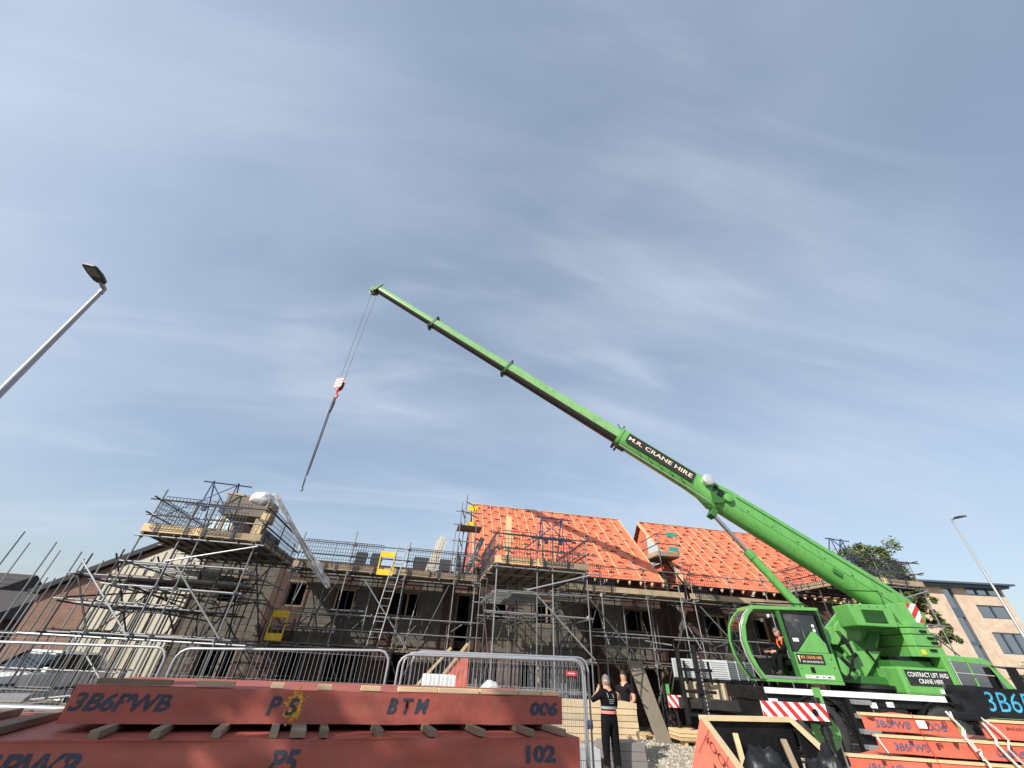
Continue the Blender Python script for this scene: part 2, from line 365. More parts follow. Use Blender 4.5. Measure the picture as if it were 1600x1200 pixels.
# ================================================================== terrace houses
WY = 20.1
def wall_pieces(b, x0, x1, z0, z1, ops, y0, y1):
    xs = sorted({x0, x1, *[o[0] for o in ops], *[o[1] for o in ops]}); zs = sorted({z0, z1, *[o[2] for o in ops], *[o[3] for o in ops]})
    for i in range(len(xs)-1):
        run = None
        for j in range(len(zs)-1):
            cx, cz = (xs[i]+xs[i+1])/2, (zs[j]+zs[j+1])/2
            hole = any(o[0] < cx < o[1] and o[2] < cz < o[3] for o in ops)
            if not hole: run = (run[0], zs[j+1]) if run else (zs[j], zs[j+1])
            if run and (hole or j == len(zs)-2):
                b.box(xs[i], xs[i+1], y0, y1, run[0], run[1]); run = None
NB = [0]
def house(x0, x1, ops, zones, label, ztop=5.3):
    h = thing('terrace_house', label, 'house', ((x0+x1)/2, WY, 0), 'terrace houses under construction')
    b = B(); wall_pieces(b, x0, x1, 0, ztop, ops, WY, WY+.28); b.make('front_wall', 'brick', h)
    b = B().box(x0, x0+.25, WY+.28, 28, 0, ztop); b.make('side_wall', 'block', h)
    b = B().box(x1-.25, x1, WY+.28, 28, 0, ztop); b.make('side_wall', 'block', h)
    b = B().box(x0+.25, x1-.25, 27.7, 28, 0, ztop); b.make('rear_wall', 'block', h)
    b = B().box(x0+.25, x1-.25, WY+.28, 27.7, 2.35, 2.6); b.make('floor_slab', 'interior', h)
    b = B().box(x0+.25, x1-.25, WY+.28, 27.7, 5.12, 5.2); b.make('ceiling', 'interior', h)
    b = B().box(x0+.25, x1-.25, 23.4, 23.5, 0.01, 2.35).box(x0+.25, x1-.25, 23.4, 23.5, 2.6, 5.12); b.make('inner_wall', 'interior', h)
    for (a, c, d, e) in ops:
        w = thing_part = B(); t_ = .06
        w.box(a, a+t_, WY+.05, WY+.17, d, e).box(c-t_, c, WY+.05, WY+.17, d, e).box(a+t_, c-t_, WY+.05, WY+.17, e-t_, e)
        if d > .3: w.box(a+t_, c-t_, WY+.05, WY+.17, d, d+t_)
        wo_ = w.make('window' if d > .3 else 'doorway', 'timber' if random.random() < .3 else 'board', h)
        if c-a > .9 and d > .3:
            B().box((a+c)/2+.12, (a+c)/2+.19, WY+.07, WY+.15, d+t_, e-t_).make('prop', 'toe', wo_)
        B().box(a-.12, c+.12, WY-.012, WY+.06, e+.003, e+.10).make('lintel', 'board', wo_)
    # blockwork: every block stands 8 mm proud of the mortar bed
    rest = B(); cells = []
    for (a, c, d, e) in zones:
        nr = int(round((e-d)/.225))
        for r_ in range(nr):
            z = d+r_*.225; x = a+(-.225 if r_ % 2 else 0)
            while x < c-.02:
                xa, xb = max(x, a)+.006, min(x+.45, c)-.006; x += .45
                if xb-xa < .08: continue
                if any(xa < o[1] and xb > o[0] and z+.22 > o[2] and z < o[3]+.1 for o in ops): continue
                cells.append((xa, xb, z+.006, z+.219))
    cells.sort(key=lambda c: abs(c[2]-2.6))
    for i, (xa, xb, za, zb) in enumerate(cells):
        pr = U(.004, .011)
        if NB[0] < 298 and i < 110: bx(h, 'block', xa, xb, WY-pr, WY+.02, za, zb, 'block'); NB[0] += 1
        else: rest.box(xa, xb, WY-pr, WY+.02, za, zb)
    if rest.v: tag(rest.make('blockwork', 'block', h), kind='stuff')
    return h
hA = house(-9.6, 2.28, [(-8.6, -7.7, 3.4, 4.35), (-5.9, -5.15, 3.45, 4.35), (-3.9, -3.1, 3.4, 4.25), (-1.68, -.3, 3.35, 4.3), (1.36, 2.12, 0, 4.4),
                        (-8.3, -7.0, 0.9, 2.0), (-5.4, -4.4, 0, 2.05), (-3.7, -2.1, .7, 2.0), (-1.2, -.3, 0, 2.05)],
     [(-9.3, -6.5, 0, 5.2), (-5.1, -3.95, 2.0, 5.2), (-3.05, -2.1, 2.0, 5.2), (-5.1, -1.9, 2.0, 3.3), (-1.2, .75, 2.1, 3.3), (-.25, .75, 3.3, 5.2), (-.2, .9, 0, 2.1)],
     'roofless end house with blockwork upper walls and dark window openings')
hB = house(2.32, 11.4, [(3.0, 3.7, 3.4, 4.3), (5.0, 5.9, 3.4, 4.3), (7.5, 8.35, 3.35, 4.3), (9.5, 10.9, 3.35, 4.3), (2.7, 3.5, 0, 2.05), (4.3, 5.8, .7, 2.0), (7.0, 8.0, 0, 2.05), (9.9, 11.1, 0, 2.0)],
     [(3.6, 4.95, 2.05, 5.2), (5.95, 7.4, 2.05, 5.2), (3.0, 7.4, 2.05, 3.3), (8.4, 9.35, 2.05, 5.2), (5.9, 6.9, 0, 2.05), (8.9, 10.6, 2.05, 3.25)],
     'middle pair of houses under the larger red membrane roof')
hC = house(12.85, 23.2, [(13.7, 15.0, 3.35, 4.3), (16.4, 17.2, 3.35, 4.3), (19.0, 20.3, 3.35, 4.3), (13.5, 14.4, 0, 2.05), (15.6, 17.0, .7, 2.0), (19.5, 20.4, 0, 2.05)],
     [(13.4, 15.4, 2.05, 3.3), (15.2, 16.3, 2.05, 5.2), (17.4, 18.8, 2.05, 5.2), (14.6, 15.5, 0, 2.05)],
     'right pair of houses under the red roof behind the crane')
# gable return of the right pair rising between the two roofs, and the gap wall
EZ, EY, RZ, RY = 5.5, 19.55, 9.78, 23.83
def roof(h, x0, x1, batten_every, cover, seed):
    """two slopes of red breather membrane over rafters, timber battens on top"""
    rnd = random.Random(seed); n = V((0, -.7071, .7071)); dn = V((0, (EY-RY), (EZ-RZ))).normalized(); SL = math.hypot(EY-RY, EZ-RZ)
    root = B(); up = V((0, RY, RZ))
    nx = int((x1-x0)/.3); ns = 22
    rows = []
    for j in range(ns+1):
        t = j/ns
        rows.append([V((x0+(x1-x0)*i/nx, 0, 0))+up+dn*SL*t+n*(.018*math.sin((x0+(x1-x0)*i/nx)*10.47)*min(1, t*3)+rnd.uniform(-.02, .02)-(.03*rnd.random() if j == ns else 0)) for i in range(nx+1)])
    root.loft(rows, caps=False, closed=False)
    dn2 = V((0, -dn.y, dn.z))
    root.add([(x0, RY, RZ), (x1, RY, RZ), V((x1, RY, RZ))+dn2*SL, V((x0, RY, RZ))+dn2*SL], [(0, 1, 2, 3)])
    rf = root.make('roof', 'membrane', h, smooth=True)
    k = int((x1-x0)/.6)
    for i in range(k+1):
        x = x0+.04+(x1-x0-.08)*i/k
        a = V((x, RY, RZ))-n*.10; e = V((x, EY, EZ))-n*.10+dn*(.12+rnd.uniform(-.03, .04))
        bar(rf, 'rafter', a, e, .045, .15, 'timber', up=n)
    for x, t0, t1 in cover:
        a = V((x, RY, RZ))+dn*SL*t0+n*.035; e = V((x+rnd.uniform(-.05, .05), RY, RZ))+dn*SL*t1+n*.035
        bar(rf, 'batten', a, e, .032, .025, 'timber', up=n)
    for sx in (x0, x1):
        bar(rf, 'verge_board', V((sx, RY, RZ))+n*.03, V((sx, EY, EZ))+n*.02, .035, .09, 'timber', up=n)
    bar(rf, 'ridge_board', (x0, RY, RZ+.05), (x1, RY, RZ+.05), .12, .03, 'timber_pale')
    # printed maker's marks and lap lines on the membrane
    mk = B()
    for r_ in range(13):
        t = .25+r_*(SL-.35)/12.6; off = (r_ % 2)*.42
        x = x0+.25+off
        while x < x1-.4:
            c = V((x+rnd.uniform(-.06, .06), RY, RZ))+dn*(t+rnd.uniform(-.05, .05))+n*.032
            w, hh = rnd.uniform(.18, .27), rnd.uniform(.13, .22); ux = V((1, 0, 0))
            if x+w < x1-.05:
                arc = [c+ux*(-w+2*w*i/8)-dn*(hh*math.sin(math.pi*i/8)*(.8+.35*(i == 3))) for i in range(9)]+[c+ux*(w-2*w*i/4)*.92-dn*(hh*.32*math.sin(math.pi*i/4)) for i in range(5)]
                mk.add(arc, [(i, i+1, 13-((i+1)//2), 13-(i//2)) if (13-((i+1)//2)) != (13-(i//2)) else (i, i+1, 13-(i//2)) for i in range(8)])
                if rnd.random() < .75:
                    for q in range(4):
                        xx = -w*.9+q*w*.48; c2 = c+dn*(hh*.9)+ux*xx
                        mk.add([c2, c2+ux*w*.3, c2+ux*w*.3+dn*.035, c2+dn*.035], [(0, 1, 2, 3)])
            x += .84+rnd.uniform(-.05, .05)
    tag(mk.make('membrane_print', 'membrane_mark', rf), kind='stuff')
    # timber spandrel gables
    for sx, sg in ((x0+.12, 1), (x1-.12, -1)):
        B().prism([(sx, EY+.7, EZ+.1), (sx, 2*RY-EY-.7, EZ+.1), (sx, RY, RZ-.45)], (.05*sg, 0, 0)).make('gable_panel', 'membrane' if sg > 0 else 'timber', h)
    return rf
r1 = roof(hB, 1.9, 11.5, 2, [(1.98+.52*i, 0, U(.72, .99)) for i in range(9)]+[(6.65, 0, .6), (7.15, 0, .5), (7.7, .1, .75), (8.2, .0, .55), (8.75, .1, .98), (9.3, .3, .95), (9.85, 0, .6), (10.4, .35, .98), (10.9, .02, .7)], 3)
r2 = roof(hC, 12.85, 22.6, 2, [(13.35, 0, .3), (14.0, .5, .97), (14.6, .1, .95), (15.2, 0, .98), (15.8, .2, .6), (16.4, .05, .9), (17.0, 0, .5), (17.6, 0, .98), (18.2, .3, .98), (18.8, 0, .8), (19.4, 0, .9), (20.6, .1, .95)], 5)
# pale translucent lining panel fixed to the left gable of the right-hand roof
B().prism([(12.80, 20.9, 6.9), (12.80, 22.9, 8.7), (12.80, 22.9, 6.9)], (.03, 0, 0)).make('gable_lining', 'clear_poly', hC)
# dark slate packs and a pile of battens waiting on the flat top of the roofless house
for i, (x, w) in enumerate([(-3.6, .5), (-2.9, .5), (-.9, .9), (.35, .6)]):
    p = B()
    for k in range(7): p.box(x+U(-.02, .02), x+w+U(-.02, .02), 20.6, 20.95, 5.2+k*.1, 5.29+k*.1)
    tag(p.make('slate_pack', 'slate'), ['leftmost small pack of dark roof tiles behind the eaves guards', 'second small pack of dark roof tiles behind the eaves guards',
        'widest pack of dark roof tiles beside the yellow gate', 'pack of dark roof tiles next to the cream batten bundle'][i], 'tile pack', 'packs of dark tiles on the wall top')
bd = thing('batten_bundle', 'bundle of long cream boards leaning upright above the eaves scaffold', 'timber bundle', (0, 19.2, 4.74))
for i in range(7):
    x = -.32+.07*i
    bar(bd, 'board', (x, 19.1+.02*i, 4.75), (x+.42+.03*math.sin(i*2), 19.75, 6.75-.08*abs(i-3)), .06, .19, 'cream_clad', up=(0, 1, 0))
# low wall and shed roof seen in the gap between the two roofed pairs
gp = thing('gap_wall', 'dark brick wall closing the gap between the two roofed pairs', 'wall', (12.12, 21.4, 0))
B().box(11.42, 12.83, 21.3, 21.55, 0, 5.0).make('wall', 'brick', gp)
for k in range(9): bx(gp, 'roof_sheet', 11.5+k*.145, 11.5+k*.145+.125, 20.9, 23.2, 6.25+.015*(k % 2), 6.29+.015*(k % 2), 'galv')
bar(gp, 'post', (11.6, 21.2, 5.0), (11.6, 21.2, 6.25), .09, .09, 'timber', up=(0, 1, 0)); bar(gp, 'post', (12.6, 21.2, 5.0), (12.6, 21.2, 6.25), .09, .09, 'timber', up=(0, 1, 0))

# ================================================================== buildings on the left
lg = thing('gable_house', 'brown brick gable house with a cream ribbed cladding bay, behind the left scaffold', 'house', (-13.5, 22, 0))
B().prism([(-16.1, 22, 0), (-9.8, 22, 0), (-9.8, 22, 7.2), (-15.75, 22, 3.68), (-16.1, 22, 3.45)], (0, 6, 0)).make('wall', 'brick_gable', lg)
B().prism([(-16.3, 21.8, 3.42), (-9.7, 21.8, 7.38), (-9.7, 21.8, 7.58), (-16.5, 21.8, 3.52)], (0, 6.4, 0)).make('roof', 'rooftile', lg)
bar(lg, 'verge_board', (-16.35, 21.78, 3.42), (-9.8, 21.78, 7.36), .05, .14, 'sign_black')
cl = B().prism([(-13.95, 21.94, 0), (-9.8, 21.94, 0), (-9.8, 21.94, 6.9), (-13.95, 21.94, 4.5)], (0, .055, 0)).make('cladding', 'cream_clad', lg)
for i in range(11):
    x = -13.85+.40*i; zt = 4.45+(x+13.95)*.58
    bx(lg, 'cladding_rib', x-.045, x+.045, 21.90, 21.942, 0, zt, 'cream_clad')
def dark_house(x0, x1, y0, y1, ze, zr, label):
    h = thing('dark_house', label, 'house', ((x0+x1)/2, y0, 0), 'dark roofed houses on the left')
    B().box(x0+.15, x1-.15, y0+.15, y1-.15, 0, ze).make('wall', 'brick', h)
    ym = (y0+y1)/2
    B().prism([(x0-.2, y0-.3, ze-.15), (x0-.2, ym, zr), (x0-.2, y1+.3, ze-.15)], (x1-x0+.4, 0, 0)).make('roof', 'rooftile', h)
    for k in range(7):
        t0 = k/7; a = V((x0-.21, y0-.32, ze-.12)).lerp(V((x0-.21, ym, zr)), t0)
        bar(h, 'tile_course', a, a+V((x1-x0+.42, 0, 0)), .5, .04, 'rooftile', up=(0, -(zr-ze), ym-y0))
    for sx in (x0+.9, x1-2.0):
        w = B().box(sx, sx+1.1, y0+.1, y0+.16, 1.0, 2.2).make('window', 'white', h)
        B().box(sx+.07, sx+.52, y0+.08, y0+.10, 1.07, 2.13).box(sx+.58, sx+1.03, y0+.08, y0+.10, 1.07, 2.13).make('pane', 'glass_bldg', w)
    return h
dark_house(-38, -25.9, 30, 38, 3.2, 5.3, 'dark roofed house at the far left edge of the site')
dark_house(-25.6, -22.0, 28, 33.5, 2.8, 4.1, 'lower dark house between the far left roof and the brick gable')

# ================================================================== tan office building on the right (camera-aligned street)
ob = thing('office_building', 'tan brick office block with dark flat roof edge behind the right lamp post', 'building', (51, 48, 0), crane=True)
ops = [(53.45, 57.0, 8.2, 9.5), (53.45, 57.2, 4.95, 6.9), (52.6, 57.2, 1.2, 3.2), (44.5, 46.9, 8.2, 9.5), (44.5, 46.9, 4.95, 6.5), (44.5, 46.9, 1.2, 3.2), (50.45, 51.6, .2, 11.1), (53.2, 57.2, 10.45, 11.2)]
b = B(); wall_pieces(b, 38, 57.45, 0, 11.2, ops, 48, 48.4); b.make('front_wall', 'brick_tan', ob)
B().box(38, 57.45, 48.4, 62, 0, 11.2).make('core', 'interior', ob)
B().box(57.45, 57.5, 48, 62, 0, 11.2).make('side_wall', 'brick_tan', ob)
B().box(37, 58.2, 46.9, 63, 11.45, 11.62).box(37.4, 57.8, 47.3, 62.6, 11.2, 11.45).make('roof', 'tan_brick_trim', ob)
for (a, c, d, e) in ops:
    fr = B().box(a, c, 48.06, 48.16, e-.1, e).box(a, c, 48.06, 48.16, d, d+.1).box(a, a+.1, 48.06, 48.16, d+.1, e-.1).box(c-.1, c, 48.06, 48.16, d+.1, e-.1)
    n = max(1, int((c-a)/1.2)); 
    for k in range(1, n): fr.box(a+(c-a)*k/n-.04, a+(c-a)*k/n+.04, 48.06, 48.16, d+.1, e-.1)
    w = fr.make('window', 'tan_brick_trim', ob)
    if e-d > 5:
        for z in (2.8, 5.6, 8.2): B().box(a+.1, c-.1, 48.05, 48.15, z, z+.9 if z > 8 else z+.35).make('spandrel_panel', 'tan_brick_trim', w)
    for k in range(n): B().box(a+.1+(c-a-.2)*k/n, a+.1+(c-a-.2)*(k+1)/n-.02, 48.2, 48.22, d+.1, e-.1).make('pane', 'glass_bldg', w)
B().box(38, 57.46, 47.95, 48.0, 3.75, 3.84).make('string_course', 'tan_brick_trim', ob)

# ================================================================== trees
def tree(loc, h, blobs, nleaf, label, lm, seed, ls=.16):
    rnd = random.Random(seed); t = thing('tree', label, 'tree', loc); o = V(loc); tr = B()
    tr.path([o, o+V((.1, 0, h*.3)), o+V((-.1, .1, h*.55)), o+V((.1, 0, h*.85))], [.26, .2, .13, .04], 8)
    for (x, y, z, r) in blobs:
        c = o+V((x, y, z)); s_ = o+V((0, 0, min(z*.62, h*.6))); tr.path([s_, s_.lerp(c, .5)+V((0, 0, .25)), c], [.08, .05, .02], 6)
        for q in range(3):
            e = c+V((rnd.gauss(0, r*.5), rnd.gauss(0, r*.5), rnd.gauss(0, r*.4))); tr.path([c, e], [.025, .008], 5)
    tr.make('trunk', 'bark', t, smooth=True)
    cr = B(); vol = sum(b_[3]**2 for b_ in blobs)
    for (x, y, z, r) in blobs:
        c = o+V((x, y, z)); nk = max(6, int(16*r))
        subs = [(c+V((rnd.gauss(0, .5), rnd.gauss(0, .5), rnd.gauss(0, .42)))*1.0*1 if False else c+V([max(-.75*r, min(.75*r, rnd.gauss(0, r*.45))) for _q in range(3)]), r*rnd.uniform(.16, .34)) for _ in range(nk)]
        for _ in range(int(nleaf*r*r/vol)):
            sc_, sr = rnd.choice(subs); d = V((rnd.gauss(0, 1), rnd.gauss(0, 1), rnd.gauss(0, 1))).normalized()
            p = sc_+d*sr*rnd.uniform(.35, 1.1); a = V((rnd.gauss(0, 1), rnd.gauss(0, 1), rnd.gauss(0, .6))).normalized(); bb = a.orthogonal().normalized(); bb.rotate(M.Rotation(rnd.uniform(0, 6.28), 3, a))
            l = ls*rnd.uniform(.6, 1.3)
            cr.add([p-a*l, p+bb*l*.42, p+a*l, p-bb*l*.42], [(0, 1, 2, 3)], 0 if rnd.random() < .75 else 1)
    cr.make('crown', lm, t); return t
tree((35.0, 26, 0), 10.5, [(-1.6, 0, 9.2, 1.7), (-3.6, .5, 8.6, 1.7), (.2, 0, 8.3, 1.4), (-2.8, -.5, 7.0, 1.6), (.3, .3, 6.6, 1.2), (-.9, .2, 5.4, 1.4), (.9, -.3, 4.9, .8), (-3.6, 0, 5.4, 1.5), (1.9, .1, 5.3, .6), (-5.4, .4, 7.2, 1.3), (-.6, .4, 7.6, 1.3), (.9, .2, 7.4, .9), (-2.4, .3, 9.6, 1.1)], 34000,
     'leafy green tree behind the right-hand scaffold bay', ['leaf', 'leaf_brown'], 5, .115)
tree((43.2, 26.5, 0), 3.4, [(0, 0, 2.4, 1.1), (.9, .2, 2.0, .9), (-.7, 0, 1.9, .8)], 1800, 'small yellowish shrub tree at the foot of the tan office block', ['leaf_brown', 'leaf'], 9, .12)

# ================================================================== street lamps
def lamp(base, top, hd, r0, r1, label):
    b_, t_ = V(base), V(top); h = thing('street_lamp', label, 'street lamp', base, 'street lamps')
    B().path([b_, b_+V((0, 0, 1.3)), b_+V((0, 0, 1.35)), t_], [r0*1.5, r0*1.5, r0, r1], 14).make('pole', 'lamp_steel', h, smooth=True)
    hd = V(hd).normalized(); sd = V((-hd.y, hd.x, 0)); up = V((0, 0, 1))
    B().path([t_-V((0, 0, .05)), t_+V((0, 0, .06)), t_+hd*.16+V((0, 0, .09))], [r1*1.25, r1*1.2, r1], 10).make('bracket', 'lamp_steel', h, smooth=True)
    c = t_+hd*.12+V((0, 0, .08)); rings = []
    for k, (s_, w, hh) in enumerate([(0, .06, .04), (.04, .095, .055), (.2, .115, .06), (.38, .105, .045), (.42, .075, .025)]):
        p = c+hd*s_; rings.append([p-sd*w-up*.01, p+sd*w-up*.01, p+sd*w*.9+up*hh*.7, p+sd*w*.4+up*hh, p-sd*w*.4+up*hh, p-sd*w*.9+up*hh*.7])
    hb = B().loft(rings).make('lamp_head', 'lamp_head', h, smooth=True)
    B().ob(c+hd*.27-up*.013, hd*.11, sd*.08, up*.004).make('lens', 'lamp_lens', hb)
    return h
lamp((-6.56, 6.02, 0), (-6.56, 6.02, 7.0), (.12, -1, 0), .072, .034, 'tall galvanised street lamp close by at the left edge')
lamp((22.9, 13.6, 0), (22.9, 13.6, 8.0), (.1, -1, 0), .06, .032, 'distant street lamp in front of the tan office block')
# ================================================================== scaffolding
def guard_mesh():
    b = B(); w, h, r = 1.22, .98, .0075
    for i in range(13): x = -w/2+w*i/12; b.box(x-r, x+r, -.004, .004, 0, h)
    for k in range(8): z = h*k/7; rr = r*1.6 if k in (0, 7) else r; b.box(-w/2, w/2, -.008, -.004, z-rr, z+rr)
    for s in (-1, 1): b.box(s*.42-.03, s*.42+.03, -.02, -.009, -.12, .16)
    return b.mesh('brick_guard', 'guard_mesh', V((0, 0, 0)))
GM = guard_mesh()
def guard(par, x, y, z, rz=0):
    return link('brick_guard', GM, par, M.LocRotScale(V((x, y, z))-org(par), M.Rotation(rz, 3, 'Z').to_quaternion(), None))
def coupler(par, x, y, z): bx(par, 'coupler', x-.045, x+.045, y-.05, y+.05, z-.05, z+.05, 'coupler', rz=U(0, 1))
J = lambda a: U(-a, a)
def standard(par, x, y, z0, z1, m='galv', lean=0):
    tb(par, 'standard', (x, y, z0), (x+J(.03)+lean, y+J(.02), z1), m)
    if z0 < .1: bx(par, 'base_plate', x-.075, x+.075, y-.075, y+.075, .004, .012, 'galv_dark')
def run(x0, x1, xs, label, dz=4.7, y0=18.4, y1=19.75, guards=(), lift=2.2, skip_rails=False, boards=True, top=1.2):
    s = thing('scaffold', label, 'scaffold', ((x0+x1)/2, y0, 0), 'eaves scaffold along the terrace')
    for x in xs:
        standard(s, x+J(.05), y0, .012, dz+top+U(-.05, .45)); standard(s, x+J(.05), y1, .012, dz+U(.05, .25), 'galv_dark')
        for z in (lift-.06, dz-.10):
            tb(s, 'transom', (x+.06, y0-.22+J(.1), z), (x+.06, y1+.2, z), 'galv'); coupler(s, x, y0, z-.03); coupler(s, x, y1, z-.03)
    n = int((x1-x0)/1.1)
    for i in range(n): x = x0+.3+(x1-x0-.5)*i/max(1, n-1); tb(s, 'transom', (x, y0-.2+J(.12), dz-.065), (x+J(.05), y1+.12, dz-.065), 'galv')
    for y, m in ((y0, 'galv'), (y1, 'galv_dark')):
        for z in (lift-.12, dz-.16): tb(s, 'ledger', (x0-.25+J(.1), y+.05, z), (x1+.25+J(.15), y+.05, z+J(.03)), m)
    if not skip_rails:
        for z in (dz+.55, dz+1.02): tb(s, 'guard_rail', (x0-.15, y0-.05, z), (x1+.15, y0-.05, z+J(.03)), 'galv_dark' if z < dz+.7 else 'galv')
    for z in (lift+.45, lift+.95): tb(s, 'guard_rail', (x0-.2+J(.1), y0-.05, z), (x1+.1+J(.3), y0-.05, z+J(.03)), 'galv')
    for x in xs[::2]: tb(s, 'brace', (x+.1, y0+.1, .1), (x+1.9, y0+.1, dz-.2), 'galv_dark')
    xa = x0
    while boards and xa < x1-.05:
        xb = min(xa+3.9, x1)
        for k in range(6): y = y0+.06+k*.232; bx(s, 'board', xa+J(.05), xb+J(.05)-.01, y, y+.222, dz-.038, dz, 'board')
        bx(s, 'toe_board', xa+.005, xb-.005, y0-.035, y0+.003, dz+.004, dz+.226, 'toe')
        for k in range(5): y = y0+.15+k*.232; bx(s, 'lower_board', xa+J(.1), xb-.02, y, y+.222, lift-.038, lift, 'board')
        xa = xb
    for x in guards: guard(s, x, y0-.075, dz+.10)
    for x in xs:
        for z in (dz+.55, dz+1.02, lift+.45, lift+.95, lift-.12, dz-.16): coupler(s, x, y0-.02, z)
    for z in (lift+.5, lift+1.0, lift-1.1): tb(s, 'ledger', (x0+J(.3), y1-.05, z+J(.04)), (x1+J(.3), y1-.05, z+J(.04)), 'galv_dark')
    for i in range(len(xs)-1):
        xm = (xs[i]+xs[i+1])/2
        if xs[i+1]-xs[i] > 1.5:
            standard(s, xm+J(.15), y1-.35+J(.1), .012, dz-.1, 'galv_dark'); tb(s, 'brace', (xs[i]+.05, y1-.1, lift+J(.1)), (xs[i+1]-.05, y1-.1, dz-.2), 'galv_dark')
            tb(s, 'transom', (xm+J(.2), y0-.3+J(.2), lift-.06), (xm+J(.2), y1+.2, lift-.06), 'galv')
            tb(s, 'brace', (xs[i]+J(.1), y0+.15, 2.0), (xm, y0+.15, .05), 'galv_dark')
    return s
run(-5.55, 2.0, [-5.5, -3.35, -1.05, 1.05, 1.9], 'eaves scaffold on the roofless house left of the larger red roof', guards=[-4.7, -3.45, -2.75, -.45, .75, 1.6])
run(5.6, 11.75, [5.7, 7.65, 9.85, 11.6], 'eaves scaffold below the right half of the larger red roof', guards=[6.4, 7.7], top=1.0)
run(12.05, 18.0, [12.2, 14.3, 16.2, 17.9], 'eaves scaffold below the red roof behind the crane cab', guards=[12.9], top=1.0)
def bay(x0, x1, xs, label, dz=4.7, y0=14.25, y1=18.2, side='L', layer=True, gates=True, ground=.012):
    s = thing('loading_bay', label, 'scaffold', ((x0+x1)/2, y0, 0), 'loading bays projecting from the scaffold')
    for x in xs: standard(s, x, y0, ground, dz+1.15+J(.25))
    for x in (x0, x0+1.15, x1-1.1, x1):
        standard(s, x, (y0+y1)/2+J(.2), ground, dz-.05 if x0 < x < x1 else dz+1.1, 'galv_dark')
        standard(s, x+J(.1), y1-.1, ground, dz+U(.1, .9), 'galv')
    nb = int((y1-y0)/.232)
    for k in range(nb): y = y0+.03+k*.232; bx(s, 'board', x0-.1+J(.06), x1+.1+J(.06), y, y+.222, dz-.038, dz, 'board')
    for i in range(8): x = x0+.06+(x1-x0-.12)*i/7; tb(s, 'transom', (x, y0-.12+J(.08), dz-.065), (x+J(.04), y1+.15, dz-.065), 'galv_dark')
    for y in (y0-.05, y0+1.3, y0+2.6, y1-.1): tb(s, 'ledger', (x0-.3+J(.15), y, dz-.12), (x1+.35+J(.15), y, dz-.12), 'galv')
    if layer:
        for i in range(11):
            y = y0+.1+(y1-y0-.1)*i/10; tb(s, 'ledger', (x0-.25+J(.25), y, dz-.82+J(.02)), (x1-(1.2 if i % 3 else .1)+J(.4), y, dz-.80), 'galv')
        for x in (x0, x1): tb(s, 'ledger', (x+.05, y0-.2, dz-.87), (x+.05, y1+.2, dz-.87), 'galv')
    for z, e in ((dz-1.45, .3), (dz-2.62, .45)):
        tb(s, 'ledger', (x0-.35, y0+.05, z), (x1+.15, y0+.05, z-.02), 'galv')
        for x in (x0, xs[1], x1): tb(s, 'ledger', (x+.05, y0-.25, z-.05), (x+.05, y1+.2, z-.05), 'galv')
        for i in range(3): tb(s, 'ledger', (x0-.2+J(.2), y0+1.1+i*1.25, z+.05), (x1+J(.3), y0+1.1+i*1.25, z+.05), 'galv' if i < 2 else 'galv_dark')
    tb(s, 'brace', (x0+1.05, y0-.07, dz-.78), (x1+.12, y0-.07, dz-.16), 'galv_bright')
    tb(s, 'brace', (x0+1.35, y0-.05, dz-.85), (x1+.1, y0-.05, dz-2.6), 'galv')
    tb(s, 'brace', (x0-.05, y0+.4, dz-2.6), (x0-.05, y1-.4, dz-.3), 'galv_dark'); tb(s, 'brace', (x1+.05, y0+.2, dz-.3), (x1+.05, y1-.5, dz-2.6), 'galv_dark')
    tb(s, 'brace', (x0+.1, y1-.15, dz-.4), (x1-.1, y1-.15, dz-3.2), 'galv_dark')
    for x in xs:
        for z in (dz-.12, dz-1.45, dz-2.62): coupler(s, x, y0+.02, z)
    # guard rails, toe boards, brick guards
    for z in (dz+.5, dz+.98): tb(s, 'guard_rail', (x0-.25+J(.1), y0-.05, z), (x1+.25+J(.2), y0-.05, z), 'galv' if z < dz+.7 else 'galv_dark')
    for x, sg in ((x0-.06, -1), (x1+.06, 1)):
        for z in (dz+.52, dz+1.0): tb(s, 'guard_rail', (x, y0-.3, z), (x, y1+.3, z), 'galv_dark')
        bx(s, 'toe_board', x-.02, x+.02, y0+.03, y1, dz+.004, dz+.23, 'toe')
        for k in range(3): guard(s, x+.03*sg, y0+.75+1.28*k, dz+.1, R(90))
    bx(s, 'toe_board', x0-.08, x0+1.6, y0-.045, y0-.006, dz+.004, dz+.23, 'timber'); bx(s, 'toe_board', x0+1.62, x1+.1, y0-.05, y0-.01, dz+.004, dz+.2, 'toe')
    guard(s, x0+.75, y0-.08, dz+.1); guard(s, x0+2.1, y0-.08, dz+.1)
    if gates:
        # up-and-over gate frames of blue tube
        gx0, gx1 = gates
        for x in (gx0, gx1):
            tb(s, 'gate_post', (x, y0+.35, dz), (x, y0+.55, dz+1.95), 'gate_blue', .022)
            tb(s, 'gate_post', (x, y0+1.6, dz), (x, y0+.6, dz+1.95), 'gate_blue', .022)
        tb(s, 'gate_rail', (gx0-.3, y0+.55, dz+1.9), (gx1+.45, y0+.6, dz+1.88), 'gate_blue', .026)
        tb(s, 'gate_rail', (gx0-.45, y0+.45, dz+1.05), (gx1+.5, y0+.45, dz+1.05), 'gate_blue', .024)
        tb(s, 'gate_brace', (gx0+.02, y0+.5, dz+1.85), (gx1+.75, y0+.3, dz+.3), 'gate_blue', .02); tb(s, 'gate_brace', (gx1, y0+.5, dz+1.85), (gx0-.75, y0+.3, dz+.6), 'gate_blue', .02)
        for x in (gx0+.15, gx1-.1): bx(s, 'clamp', x-.06, x+.06, y0+.45, y0+.55, dz+.9, dz+1.05, 'gate_blue')
    return s
